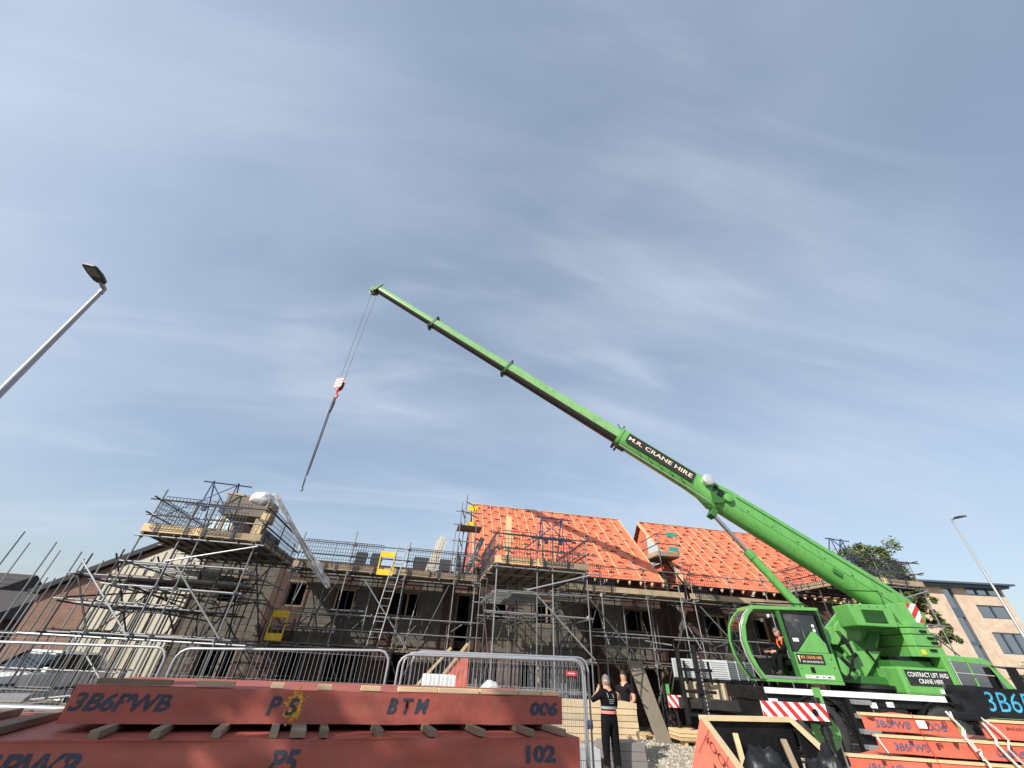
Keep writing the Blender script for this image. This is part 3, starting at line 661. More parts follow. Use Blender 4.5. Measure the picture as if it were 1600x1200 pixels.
bL = bay(-8.85, -5.6, [-8.85, -7.75, -7.25, -5.6], 'left-hand loading bay with a white sack and timber crate on its deck', gates=(-7.95, -7.15))
bM = bay(2.2, 5.42, [2.2, 3.62, 4.18, 5.42], 'middle loading bay in front of the larger red roof', gates=(3.95, 4.75))
bR = bay(18.2, 21.6, [18.3, 19.6, 20.3, 21.5], 'right-hand loading bay behind the crane boom foot', dz=5.45, y0=15.3, y1=19.2, gates=(18.4, 19.0), layer=False)
# access tower of paired standards at the left edge of the larger roof
s = thing('access_tower', 'tall slim scaffold tower climbing the left verge of the larger red roof', 'scaffold', (1.4, 18.6, 0))
for x, y, zt in ((1.0, 18.0, 7.9), (1.22, 18.9, 8.6), (1.55, 19.4, 7.8), (1.75, 18.1, 7.0), (.85, 19.3, 7.0)): standard(s, x, y, 4.75, zt, 'galv')
for z in (5.6, 6.2, 6.9, 7.5): tb(s, 'ledger', (.7, 18.05, z), (2.0, 18.1, z), 'galv'); tb(s, 'transom', (1.0, 17.9, z+.05), (1.3, 19.7, z+.05), 'galv_dark')
for k in range(4): bx(s, 'board', .9, 2.0, 18.1+k*.24, 18.32+k*.24, 6.86, 6.9, 'board')
for z in (7.2, 8.0): bx(s, 'ladder_guard', 1.35, 1.85, 19.38, 19.41, z, z+.25, 'yellow')
tb(s, 'rail', (1.22, 18.9, 8.25), (2.0, 19.9, 8.3), 'galv_dark'); tb(s, 'rail', (1.22, 18.9, 7.75), (2.0, 19.9, 7.8), 'galv_dark')
tb(s, 'rubbish_chute', (1.2, 18.7, 4.75), (1.05, 18.6, 5.75), 'clear_poly', .17); tb(s, 'rubbish_chute', (1.5, 18.7, 5.0), (2.15, 18.9, 6.6), 'galv', .12)
# edge protection platform in the gap between the roofs
s = thing('gap_platform', 'small scaffold platform with handrails in the gap between the red roofs', 'scaffold', (12.1, 20.5, 0))
for x, y in ((11.75, 19.9), (12.75, 19.7), (11.75, 21.6), (12.8, 21.6)): standard(s, x, y, 4.75, 8.25)
for k in range(6): bx(s, 'board', 11.7, 12.95, 20.0+k*.27, 20.25+k*.27, 6.86, 6.9, 'board')
bx(s, 'toe_board', 11.7, 12.95, 19.93, 19.97, 6.905, 7.1, 'toe'); bx(s, 'toe_board', 11.66, 11.7, 19.98, 21.6, 6.905, 7.1, 'toe')
for z in (7.45, 7.95):
    tb(s, 'guard_rail', (11.6, 19.9, z), (12.95, 19.72, z), 'galv_dark'); tb(s, 'guard_rail', (11.73, 19.7, z), (11.73, 21.8, z), 'galv_dark')
for z in (7.05, 7.8): bx(s, 'green_panel', 12.15, 12.72, 19.6, 19.62, z, z+.22, 'teal')
for i in range(7): tb(s, 'tube', (11.5+J(.2), 19.7+i*.2, 5.3+.12*i), (12.9+J(.2), 19.75+i*.2, 5.25+.16*i), 'galv_dark')
# bare uprights being erected at the far left
s = thing('scaffold', 'row of tall bare scaffold uprights at the far left', 'scaffold', (-13.5, 18, 0))
for x, y, zt in ((-14.97, 18, 5.08), (-16.15, 20, 5.03), (-13.75, 18, 4.81), (-14.93, 20, 4.84), (-12.76, 18, 4.56), (-13.91, 20, 4.61), (-11.89, 18, 4.34), (-12.58, 20, 4.55), (-14.74, 20, 3.86), (-13.07, 18, 3.66), (-15.9, 18, 5.0), (-17.2, 20, 4.4), (-16.8, 18, 4.6), (-11.0, 18.4, 3.4), (-10.3, 18.2, 3.2)):
    standard(s, x, y, .012, zt, 'galv')
for z in (1.1, 2.0):
    tb(s, 'ledger', (-17.5, 18.05, z), (-9.6, 18.05, z), 'galv'); tb(s, 'ledger', (-17.5, 20.05, z), (-10.2, 20.05, z), 'galv_dark')
for x in (-16.8, -14.97, -13.07, -11.89): tb(s, 'transom', (x+.05, 17.8, 2.05), (x+.05, 20.3, 2.05), 'galv')
tb(s, 'brace', (-16.8, 18, .2), (-14, 18, 2.3), 'galv'); tb(s, 'brace', (-11.5, 18, 2.1), (-9.2, 17.8, .4), 'galv_bright')
# infill tower between the left bay and the gable house
s = thing('scaffold', 'dense tube scaffold in front of the cream cladding bay', 'scaffold', (-9.8, 16.5, 0))
for x in (-10.4, -9.6, -9.1, -8.2, -6.6): 
    for y in (15.1, 16.6, 17.4, 18.2): standard(s, x, y, .012, 3.9+J(.3) if x < -10 else 4.3, 'galv_dark')
for z in (2.1, 2.85, 3.55):
    for y in (15.15, 15.6, 15.9, 16.25, 16.6, 17.0, 17.4, 17.8, 18.2): tb(s, 'ledger', (-10.7+J(.2), y, z+J(.05)), (-6.8+J(1.2), y, z+J(.04)), 'galv' if y < 16 else 'galv_dark')
    tb(s, 'transom', (-10.35, 14.8, z-.05), (-10.35, 18.5, z-.05), 'galv_dark')
tb(s, 'brace', (-10.5, 15.0, 3.9), (-8.1, 14.9, 2.0), 'galv_bright'); tb(s, 'brace', (-10.5, 15.1, 3.6), (-9.3, 15.05, 2.1), 'galv_dark'); tb(s, 'ledger', (-10.9, 15.0, 2.0), (-5.0, 14.9, 1.98), 'galv_bright')
for x in (-9.9, -8.7, -7.4, -6.2): tb(s, 'brace', (x, 15.3, 4.2), (x+J(.8), 17.9, 2.0), 'galv_dark'); tb(s, 'transom', (x, 14.4, 3.0+J(.5)), (x+J(.1), 18.4, 3.0+J(.5)), 'galv_dark')
for x in (-9.5, -8.0, -6.9): tb(s, 'brace', (x, 16.2, 2.0), (x+1.4, 16.2, 4.4), 'galv_dark')
for k in range(7): bx(s, 'board', -9.9, -6.0, 15.4+k*.24, 15.62+k*.24, 3.60, 3.64, 'board')
for k in range(5): bx(s, 'board', -10.6, -8.9, 15.2+k*.24, 15.42+k*.24, 2.14, 2.18, 'board')

# loose raking tubes, puncheons and hop-ups that stiffen the run
s = thing('scaffold', 'raking tubes and short hop-up uprights tied into the eaves scaffold', 'scaffold', (3, 18.9, 0))
for x in (-4.5, -2.2, .1, 6.6, 8.8, 10.7, 13.2, 15.3, 17.0): standard(s, x+J(.2), 19.2+J(.3), .012, 4.6, random.choice(['galv', 'galv_dark']))
for x in (-5.3, -3.0, -.6, 5.9, 8.0, 9.9, 12.4, 14.6): tb(s, 'brace', (x, 18.35, 2.1+J(.1)), (x+J(.3), 19.8, 4.5), random.choice(['galv', 'galv_dark'])); tb(s, 'brace', (x+.5, 19.8, .1), (x+.5+J(.4), 18.3, 2.1), 'galv_dark')
for x in (-4.9, -1.9, 1.2, 7.2, 10.4, 13.6, 16.0): tb(s, 'transom', (x+J(.3), 17.9, 2.9+J(.3)), (x+J(.3), 19.9, 2.9+J(.3)), random.choice(['galv', 'galv_bright']))
for x, z in ((-3.9, 3.35), (5.9, 3.2), (8.6, 3.05), (12.6, 3.1), (15.0, 2.6)): tb(s, 'ledger', (x-1.2, 19.3, z), (x+1.5, 19.3, z+.03), 'galv')
for x in (-2.6, 7.0, 12.4): tb(s, 'brace', (x, 18.3, 4.4), (x+2.1, 18.3, 2.2), 'galv')
# ladders and ladder gates
def ladder(p, q, w, label, m='galv'):
    p, q = V(p), V(q); l = thing('ladder', label, 'ladder', p, 'ladders on the scaffold'); sd = V((w/2, 0, 0))
    for sg in (-1, 1): tb(l, 'stile', p+sd*sg, q+sd*sg, m, .026)
    n = int((q-p).length/.26)
    for i in range(1, n): c = p.lerp(q, i/n); tb(l, 'rung', c-sd, c+sd, m, .014)
ladder((-1.72, 17.75, 2.2), (-1.35, 18.22, 5.85), .38, 'aluminium ladder rising past the yellow gate to the eaves deck')
def yellow_gate(x0, x1, z0, z1, y, label):
    w = x1-x0; h = z1-z0; b = B()
    b.box(x0, x1, y-.02, y+.02, z1-h*.24, z1).box(x0, x1, y-.02, y+.02, z0, z0+h*.24).box(x0, x0+.05, y-.02, y+.02, z0+h*.24, z1-h*.24).box(x1-.05, x1, y-.02, y+.02, z0+h*.24, z1-h*.24)
    tag(b.make('ladder_gate', 'yellow', bevel=.008), label, 'gate', 'yellow ladder gates')
yellow_gate(-2.2, -1.55, 4.62, 5.52, 18.22, 'yellow plastic gate on the eaves deck beside the ladder')
yellow_gate(-5.62, -5.02, 2.2, 3.16, 18.28, 'yellow plastic gate low on the scaffold beside the left bay')

# ================================================================== things standing on the bays
t = thing('timber_crate', 'open timber crate on the left loading bay deck', 'crate', (-6.7, 15.4, 4.71))
for x in (-7.35, -6.0): B().box(x-.02, x+.02, 14.95, 16.0, 5.62, 6.28).make('side', 'toe', t)
B().box(-7.33, -6.02, 14.95, 14.99, 5.62, 6.25).make('front', 'ply', t); B().box(-7.33, -6.02, 15.96, 16.0, 5.62, 6.3).make('rear', 'ply', t); B().box(-7.33, -6.02, 14.99, 15.96, 5.62, 5.66).make('base', 'ply', t)
for k in range(3): bar(t, 'batten', (-7.45+.1*k, 15.0+.3*k, 6.33+.03*k), (-6.75, 15.1+.3*k, 6.32+.03*k), .12, .05, 'timber')
for x in (-7.2, -6.15):
    for y in (15.05, 15.9): B().box(x-.05, x+.05, y-.05, y+.05, 4.71, 5.62).make('leg', 'toe', t)
def sack(c, rx, ry, rz, seed, label, name='sack', m='polythene', cat='sack'):
    rnd = random.Random(seed); bm = bmesh.new(); bmesh.ops.create_icosphere(bm, subdivisions=4, radius=1)
    for v in bm.verts:
        n = NZ.noise(v.co*2.1+V((seed, 0, 0)))*.16+abs(NZ.noise(v.co*5+V((0, seed, 0))))*.10; z = v.co.z
        k = 1+n*(1.0 if m != 'black_plastic' else 1.9)+(abs(NZ.noise(v.co*9+V((seed, seed, 0))))*.12 if m == 'black_plastic' else 0); v.co = V((v.co.x*rx*k, v.co.y*ry*k, max(-.72, z)*rz*k+.72*rz))
    me = bpy.data.meshes.new(name); bm.to_mesh(me); bm.free(); me.materials.append(MATS[m]); me.shade_smooth()
    o = link(name, me, None); o.location = c; return tag(o, label, cat)
sack((-6.35, 15.2, 6.02), .42, .36, .30, 2, 'white plastic sack on top of the timber crate')
rb = B(); rows = []
pth = [(-6.0, 14.9, 6.42), (-5.8, 14.7, 6.36), (-5.55, 14.75, 6.1), (-5.3, 14.8, 5.83), (-4.78, 15.0, 5.24), (-4.3, 15.3, 4.72), (-4.05, 15.45, 4.46), (-3.84, 15.6, 4.24), (-3.55, 15.8, 3.93), (-3.35, 15.9, 3.70)]
wd_ = [.12, .14, .12, .11, .11, .15, .21, .25, .22, .04]
fine = [(V(pth[i]).lerp(V(pth[i+1]), t/5)+V((0, .02*NZ.noise(V((i*2.1+t*.5, 1, 2))), .03*NZ.noise(V((i*1.7+t*.4, 3, 1))))), (wd_[i]+(wd_[i+1]-wd_[i])*t/5)*(1+.3*NZ.noise(V((i*1.3+t*.3, 7, 7))))) for i in range(len(pth)-1) for t in range(5)]
for p, w in fine:
    p = V(p); rows.append([p+V((.75*w*(q/8-.5)*1.5, .05*math.sin(q*1.9+p.x*5)+.03*NZ.noise(V((q*.9, p.z*6, 3))), w*(q/8-.5)*.55+.02*NZ.noise(V((q*.8, p.x*7, 1))))) for q in range(9)])
rb.loft(rows, caps=False, closed=False); rb.loft([[p+V((.01, .02, 0)) for p in r_] for r_ in rows], caps=False, closed=False)
tag(rb.make('polythene_sheet', 'polythene', smooth=True), 'long white polythene sheet trailing down from the left bay', 'plastic sheet')
b = B()
for i in range(500):
    x = -8.55+1.6*random.random(); y = 14.4+random.random()*.8; a = U(0, 6.28); l = U(.08, .22)
    b.add([(x, y, 4.71+U(0, .3)), (x+.02, y, 4.71+U(0, .3)), (x+l*math.cos(a), y+l*math.sin(a), 4.74+U(0, .32))], [(0, 1, 2)])
tag(b.make('straw_bale', 'straw'), 'loose yellow straw-like offcuts on the left bay deck', 'offcuts', kind='stuff')
B_ = B()
for k in range(9): B_.prism([(-8.0+.1*k, 15.9, 5.3), (-7.9+.1*k, 15.9, 5.3), (-7.9+.1*k+.3, 16.2, 6.5), (-8.0+.1*k+.3, 16.2, 6.5)], (0, .02, 0))
tag(B_.make('clear_sheeting', 'clear_poly'), 'pale translucent sheets behind the blue gate of the left bay', 'sheet')
bar_ = thing('post_board', 'upright timber board at the front corner of the middle bay', 'board', (2.62, 14.6, 4.71)); bar(bar_, 'board', (2.62, 14.62, 4.71), (2.62, 14.7, 6.45), .22, .05, 'timber', up=(0, 1, 0))
bar_ = thing('post_board', 'upright timber board at the right corner of the left bay', 'board', (-5.75, 14.5, 4.71)); bar(bar_, 'board', (-5.8, 14.45, 4.71), (-5.72, 14.5, 5.65), .24, .04, 'timber', up=(0, 1, 0))
# ================================================================== mobile crane (built in its own axes: x to the drive cab, y away)
K = thing('mobile_crane', 'bright green mobile crane with its telescopic boom raised over the site', 'crane', (12.0, 15.5, 0), crane=True)
ND, FD = 14.2, 16.8
def P(name, b, m, par=None, smooth=False, bevel=0): return b.make(name, m, par or K, smooth, bevel)
# --- carrier
ch = P('chassis', B().box(8.0, 15.3, 14.75, 16.25, .62, 1.32).box(7.95, 15.3, 14.3, 16.7, 1.32, 1.52).box(10.05, 12.0, 14.3, 14.74, .5, 1.31).box(10.05, 12.0, 16.26, 16.7, .5, 1.31), 'black_steel', bevel=.015)
P('deck_edge', B().box(7.93, 13.25, 14.2, 14.29, 1.52, 1.66), 'paint_white', bevel=.01)
P('deck', B().box(7.95, 13.3, 14.292, 16.72, 1.522, 1.64), 'black_steel')
# wheel arches
for wx in (9.37, 13.05, 14.75):
    for y0, y1 in ((14.22, 14.72), (16.28, 16.78)):
        pts = [V((wx+.86*math.cos(a), y0, .72+.86*math.sin(a))) for a in [R(8+i*16.4) for i in range(11)]]; pts2 = [V((wx+.82*math.cos(a), y0, .72+.82*math.sin(a))) for a in [R(8+i*16.4) for i in range(10, -1, -1)]]
        if wx < 14: P('wheel_arch', B().prism(pts+pts2, (0, y1-y0, 0)), 'black_steel', ch)
def wheel(wx, y, sg):
    w = bpy.data.objects.new('wheel', None); COL.objects.link(w); w.parent = K; ORG[w.name] = org(K)
    c = V((wx, y, .715)); ax = V((0, -sg, 0)); t = B()
    t.lathe(c-ax*.19, ax, [(0, .40), (0, .60), (.04, .68), (.10, .712), (.28, .712), (.34, .68), (.38, .60), (.385, .42), (.36, .38)], 40)
    t.make('tyre', 'rubber', w, smooth=True)
    tr = B()
    for k in range(30):
        a = 6.2832*k/30; d = V((math.cos(a), 0, math.sin(a))); tt = V((-math.sin(a), 0, math.cos(a)))
        tr.ob(c+d*.708-ax*.19+ax*(.12 if k % 2 else .26), d*.014, ax*.10, tt*.03)
    tr.make('tread', 'rubber', w)
    r = B().lathe(c-ax*.19, ax, [(.30, .02), (.30, .10), (.35, .13), (.35, .22), (.24, .26), (.22, .33), (.34, .39), (.372, .41), (.372, .385)], 32); rim = r.make('rim', 'green', w, smooth=True)
    B().lathe(c-ax*.19, ax, [(.30, .15), (.43, .14), (.46, .10), (.46, .01)], 20).make('hub', 'green_dark', w, smooth=True)
    nb = B()
    for k in range(10): a = 6.2832*k/10; q = c+V((math.cos(a), 0, math.sin(a)))*.185-ax*.19; nb.tube(q+ax*.345, q+ax*.385, .018, 6)
    nb.make('wheel_nuts', 'silver', w)
for wx in (9.37, 13.05, 14.75): wheel(wx, 14.44, 1); wheel(wx, 16.56, -1)
# access steps between the wheels
st = P('step_panel', B().box(10.2, 10.85, 14.16, 14.28, .35, 1.5), 'black')
for i, z in enumerate((.46, .79, 1.12, 1.43)): P('step', B().box(10.24+.02*i, 10.74+.02*i, 13.98, 14.155, z-.055, z+.05), 'step_grey', bevel=.01)
for x, z, w, h in ((10.92, 1.30, .22, .13), (10.96, 1.13, .22, .13), (11.45, 1.34, .2, .12), (7.98, 1.2, .26, .2)): P('notice_plate', B().box(x, x+w, 14.26, 14.285, z, z+h), 'white')
P('toolbox', B().box(11.0, 11.95, 14.2, 14.29, .55, 1.28), 'black_steel', bevel=.02)
# drive cab and engine hood
hd = P('engine_hood', B().box(12.2, 13.72, 14.2, 16.7, 1.665, 2.34), 'green', bevel=.06)
P('sign_board', B().box(12.36, 13.68, 14.17, 14.198, 1.90, 2.27), 'sign_black')
txt(K, 'sign_lettering', 'CONTRACT LIFT AND', (12.40, 14.166, 2.10), (1, 0, 0), (0, 0, 1), 1.22, .115, 'white', .008)
txt(K, 'sign_lettering', 'CRANE HIRE', (12.66, 14.166, 1.945), (1, 0, 0), (0, 0, 1), .72, .11, 'white', .008)
P('notice_plate', B().box(13.2, 13.38, 14.17, 14.198, 1.72, 1.82), 'white')
dc = P('drive_cab', B().prism([(13.74, 14.2, 1.3), (15.6, 14.2, 1.0), (15.65, 14.2, 1.75), (15.2, 14.2, 2.58), (15.05, 14.2, 2.66), (13.74, 14.2, 2.7)], (0, 1.25, 0)), 'green', bevel=.03)
P('window', B().prism([(13.9, 14.185, 1.95), (15.3, 14.185, 1.9), (15.05, 14.185, 2.5), (13.9, 14.185, 2.56)], (0, .012, 0)), 'glass_bldg', dc)
P('window_bar', B().box(14.42, 14.46, 14.165, 14.184, 1.95, 2.55), 'green', dc); P('grab_rail', B().tube((13.85, 14.1, 1.7), (13.85, 14.1, 2.6), .015).tube((13.85, 14.1, 2.25), (15.0, 14.1, 2.22), .015), 'silver', dc)
P('mirror', B().box(15.3, 15.42, 13.75, 13.95, 1.75, 2.45).tube((15.35, 13.9, 2.4), (15.1, 14.3, 2.5), .02), 'black', dc, bevel=.02)
P('rear_platform', B().box(13.3, 13.74, 14.3, 16.6, 2.345, 2.37).box(12.3, 13.6, 14.5, 16.5, 2.345, 2.50), 'green_dark')
# --- superstructure
P('slew_ring', B().lathe((12.0, 15.5, 1.64), (0, 0, 1), [(0, .85), (.10, .85), (.11, .95), (.2, .95), (.22, .8)], 40), 'black_steel', smooth=True)
base = P('turret_base', B().box(10.45, 13.3, 14.78, 16.22, 1.86, 2.06), 'green_dark', bevel=.02)
for y in (14.88, 16.0):
    P('side_cover', B().prism([(10.70, y, 1.87), (11.46, y, 1.87), (12.48, y, 2.74), (11.33, y, 2.70), (11.12, y, 2.5), (10.63, y, 1.99)], (0, .14, 0)), 'green', bevel=.02)
    y2 = 15.22 if y < 15 else 15.66
    P('side_plate', B().prism([(11.2, y2, 2.3), (12.0, y2, 2.3), (12.75, y2, 2.9), (13.05, y2, 3.35), (12.9, y2, 4.0), (12.4, y2, 4.1), (11.5, y2, 3.4)], (0, .12, 0)), 'green', bevel=.02)
    P('web_plate', B().prism([(11.33, y, 2.66), (11.40, y, 2.66), (11.62, y, 3.36), (11.50, y, 3.36)], (0, .3, 0)), 'green', bevel=.01)
P('cross_plate', B().prism([(11.2, 15.03, 2.1), (11.5, 15.03, 2.1), (12.9, 15.03, 3.3), (12.6, 15.03, 3.3)], (0, .96, 0)), 'green_dark')
P('side_handle', B().tube((11.95, 14.82, 2.72), (12.12, 14.82, 2.4), .03).box(11.93, 12.0, 14.8, 14.875, 2.68, 2.75), 'black')
gb = P('winch_housing', B().prism([(11.38, 14.12, 3.96), (12.80, 14.12, 4.0), (12.76, 14.12, 3.36), (11.46, 14.12, 3.36)], (0, .74, 0)), 'green', bevel=.03)
gr = B().box(11.74, 12.46, 14.095, 14.122, 3.47, 3.82)
P('grille', gr, 'green_dark', gb)
for k in range(12): P('grille_slat', B().box(11.76, 12.44, 14.075, 14.094, 3.485+k*.028, 3.496+k*.028), 'green_dark', gb)
wb_ = P('winch_box', B().prism([(12.86, 14.3, 4.05), (13.5, 14.3, 4.12), (13.62, 14.3, 3.52), (13.08, 14.3, 3.46)], (0, .8, 0)), 'green', bevel=.02)
def chevron(par, at, xd, w, h, n, name='chevron_plate', nrm=(0, -1, 0), slant=.8):
    at = V(at); xd = V(xd).normalized(); zd = V((0, 0, 1)); nv = V(nrm)
    pl = P(name, B().ob(at+xd*w/2+zd*h/2-nv*.012, xd*w/2, nv*.010, zd*h/2), 'white', par)
    s = h*slant
    for k in range(-2, n+2):
        a = (k)*w/n; lo, hi = a, a+w/n*.5
        q = [(lo, h), (hi, h), (hi+s, 0), (lo+s, 0)]
        # clip the slanted band to the plate
        def clip(poly, f, c, sg):
            out = []
            for i in range(len(poly)):
                p1, p2 = poly[i], poly[(i+1) % len(poly)]; i1, i2 = sg*(p1[f]-c) <= 0, sg*(p2[f]-c) <= 0
                if i1: out.append(p1)
                if i1 != i2: t_ = (c-p1[f])/(p2[f]-p1[f]); out.append((p1[0]+(p2[0]-p1[0])*t_, p1[1]+(p2[1]-p1[1])*t_))
            return out
        q = clip(clip(q, 0, w, 1), 0, 0, -1) if True else q
        if len(q) > 2: P('stripe', B().add([at+xd*a_+zd*b_+nv*.003 for a_, b_ in q], [tuple(range(len(q)))]), 'red', pl)
    return pl
chevron(K, (13.56, 14.36, 3.56), (1, 0, 0), .36, .54, 1, slant=-1.0)
# counterweight slabs
for i, (z0, z1, x1) in enumerate(((2.62, 2.88, 13.95), (2.90, 3.2, 13.86), (3.22, 3.38, 13.80), (3.40, 3.54, 13.74))):
    P('counterweight', B().prism([(13.04, 14.42, z0), (13.14, 14.22, z0), (x1, 14.22, z0), (x1, 16.8, z0), (13.14, 16.8, z0), (13.04, 16.6, z0)], (0, 0, z1-z0)), 'green', bevel=.018)
for x, z in ((13.5, 2.80), (13.6, 3.12), (13.45, 3.3), (13.66, 3.0)): P('lifting_pocket', B().box(x, x+.2, 14.18, 14.225, z-.03, z+.03), 'black')
P('ballast_frame', B().box(12.7, 13.9, 14.6, 16.4, 2.4, 2.62), 'black_steel', bevel=.02)
# machinery between cab and turret
P('machine_bed', B().box(10.5, 12.5, 15.05, 15.95, 2.07, 3.0), 'green_dark')
P('air_duct', B().tube((11.2, 14.75, 3.05), (11.45, 14.75, 2.55), .09, 12).tube((11.0, 14.8, 2.5), (11.3, 14.8, 2.2), .06, 12), 'black_steel', smooth=True)
P('oil_tank', B().prism([(10.45, 14.7, 3.22), (11.0, 14.7, 3.34), (11.2, 14.7, 3.02), (11.0, 14.7, 2.84), (10.58, 14.7, 2.86)], (0, .7, 0)), 'green', bevel=.03)
P('valve_block', B().prism([(10.7, 14.85, 2.8), (11.15, 14.85, 2.6), (11.1, 14.85, 2.25), (10.95, 14.85, 2.1), (10.55, 14.85, 2.1), (10.5, 14.85, 2.6)], (0, .3, 0)), 'green_dark', bevel=.02)
P('bracket', B().prism([(10.95, 14.5, 2.8), (11.35, 14.5, 2.95), (11.38, 14.5, 2.68), (11.1, 14.5, 2.55)], (0, .1, 0)).prism([(10.7, 14.5, 2.5), (10.95, 14.5, 2.2), (10.78, 14.5, 1.98), (10.6, 14.5, 2.15)], (0, .08, 0)), 'green', bevel=.01)
for i in range(4): P('hose', B().path([(11.05+.03*i, 14.48-.02*i, 2.95), (11.12, 14.4-.02*i, 2.6), (11.0-.04*i, 14.42, 2.25), (10.66+.05*i, 14.5, 1.95)], .018, 6), 'black', smooth=True)
P('exhaust', B().tube((10.55, 14.9, 3.0), (10.6, 14.9, 3.7), .07, 12).tube((10.6, 14.9, 3.7), (10.5, 14.9, 3.85), .07, 12), 'black_steel', smooth=True)
# --- operator's cab
cb_ = bpy.data.objects.new('operator_cab', None); COL.objects.link(cb_); cb_.parent = K; ORG[cb_.name] = org(K)
CY0, CY1 = 14.1, 15.0
front = [(7.98, 1.86), (7.82, 2.1), (7.68, 2.45), (7.64, 2.8), (7.72, 3.2), (7.92, 3.5), (8.12, 3.66)]
P('floor', B().box(7.98, 10.3, CY0, CY1, 1.80, 1.88), 'green', cb_, bevel=.01)
P('roof', B().prism([(8.10, CY0-.02, 3.66), (10.3, CY0-.02, 3.70), (10.3, CY0-.02, 3.79), (8.14, CY0-.02, 3.77)], (0, .94, 0)), 'green', cb_, bevel=.02)
P('rear_wall', B().box(10.2, 10.3, CY0+.01, CY1, 1.885, 3.69), 'green_dark', cb_)
P('far_side', B().box(8.9, 10.19, CY1-.05, CY1, 1.885, 2.6), 'green_dark', cb_)
P('roof_rail', B().tube((8.2, CY0+.05, 3.86), (9.9, CY0+.05, 3.88), .02).tube((8.3, CY0+.05, 3.78), (8.3, CY0+.05, 3.86), .015).tube((9.8, CY0+.05, 3.78), (9.8, CY0+.05, 3.87), .015), 'black', cb_)
for y in (CY0+.02, CY1-.03):
    ring = [[V((x+dx, y+dy, z)) for dx, dy in ((-.055, -.035), (.055, -.035), (.055, .035), (-.055, .035))] for x, z in front+[(8.2, 3.70)]]
    P('front_pillar', B().loft(ring), 'green', cb_, smooth=True)
fg = [[V((x-.03, y, z)) for y in (CY0+.07, CY1-.07)] for x, z in front]
P('windscreen', B().loft(fg, caps=False, closed=False), 'glass_cab', cb_, smooth=True)
P('screen_frame', B().path([(x-.07, CY0+.10, z) for x, z in front], .022, 6), 'silver', cb_, smooth=True)
P('door_post', B().prism([(8.90, CY0, 3.66), (9.02, CY0, 3.66), (9.06, CY0, 1.88), (8.94, CY0, 1.88)], (0, .06, 0)), 'green_dark', cb_)
lp = P('side_panel', B().box(9.06, 10.28, CY0-.004, CY0+.05, 1.885, 2.56), 'green', cb_, bevel=.008)
P('quarter_panel', B().prism([(9.22, CY0, 2.57), (10.2, CY0, 2.57), (10.2, CY0, 2.75), (9.95, CY0, 3.12), (9.85, CY0, 3.12)], (0, .04, 0)), 'green', cb_, bevel=.006)
P('side_window', B().add([(9.06, CY0+.06, 2.6), (10.2, CY0+.06, 2.6), (10.2, CY0+.06, 3.64), (9.06, CY0+.06, 3.64)], [(0, 1, 2, 3)]), 'glass_cab', cb_)
P('window_seal', B().box(9.04, 10.22, CY0-.006, CY0+.02, 3.58, 3.655).box(10.16, 10.24, CY0-.006, CY0+.02, 2.57, 3.58).box(9.02, 9.08, CY0-.006, CY0+.02, 2.57, 3.58), 'black', cb_)
for z in (3.28, 3.16): P('sticker', B().lathe((9.98, CY0+.052, z), (0, -1, 0), [(0, .045), (.002, .045)], 14), 'white', cb_)
P('sticker', B().box(9.2, 9.38, CY0+.048, CY0+.054, 2.84, 2.93), 'white', cb_)
P('sign_board', B().box(9.10, 9.93, CY0-.016, CY0-.006, 2.27, 2.52), 'sign_black', lp)
txt(K, 'sign_lettering', 'M.R. CRANE HIRE', (9.23, CY0-.019, 2.405), (1, 0, 0), (0, 0, 1), .64, .075, 'sign_orange', .006)
txt(K, 'sign_lettering', 'M.R. CRANE SERVICES LTD', (9.25, CY0-.019, 2.31), (1, 0, 0), (0, 0, 1), .62, .045, 'white', .004)
P('emblem', B().add([(9.13, CY0-.019, 2.48), (9.20, CY0-.019, 2.48), (9.165, CY0-.019, 2.30)], [(0, 1, 2)]), 'sign_cream', lp)
P('vent', B().box(9.42, 9.54, CY0-.012, CY0-.005, 2.06, 2.2), 'black', lp)
P('label_strip', B().box(9.2, 10.05, CY0-.012, CY0-.005, 1.93, 2.01), 'white', lp)
for x, w in ((9.3, .03), (9.5, .07), (9.7, .05), (9.85, .1)): P('pictogram', B().box(x, x+w, CY0-.015, CY0-.0125, 1.95, 1.985), 'sign_black', lp)
P('sill', B().box(8.0, 9.05, CY0-.01, CY0+.05, 1.885, 1.95), 'step_grey', cb_)
seat = P('seat', B().box(8.95, 9.55, 14.35, 14.8, 2.22, 2.36).prism([(9.42, 14.35, 2.36), (9.58, 14.35, 2.36), (9.72, 14.35, 3.05), (9.60, 14.35, 3.05)], (0, .45, 0)).box(9.1, 9.45, 14.45, 14.7, 1.885, 2.22), 'cloth_black', cb_, bevel=.03)
P('console', B().prism([(8.15, 14.6, 1.89), (8.5, 14.6, 1.89), (8.42, 14.6, 2.35), (8.1, 14.6, 2.4)], (0, .35, 0)).box(8.3, 8.34, 14.3, 14.34, 1.89, 2.5), 'black', cb_)
P('control_box', B().box(9.0, 9.3, 14.22, 14.34, 2.38, 2.6), 'step_grey', cb_, bevel=.015)
P('lamp', B().lathe((8.72, 14.25, 3.52), (-1, 0, -.3), [(0, .05), (.06, .06), (.07, .02)], 10).lathe((8.62, 14.5, 3.42), (-1, 0, -.3), [(0, .05), (.06, .06), (.07, .02)], 10), 'white', cb_)
P('wiper', B().tube((7.9, CY0+.2, 2.0), (7.58, CY0+.45, 2.9), .01), 'black', cb_)

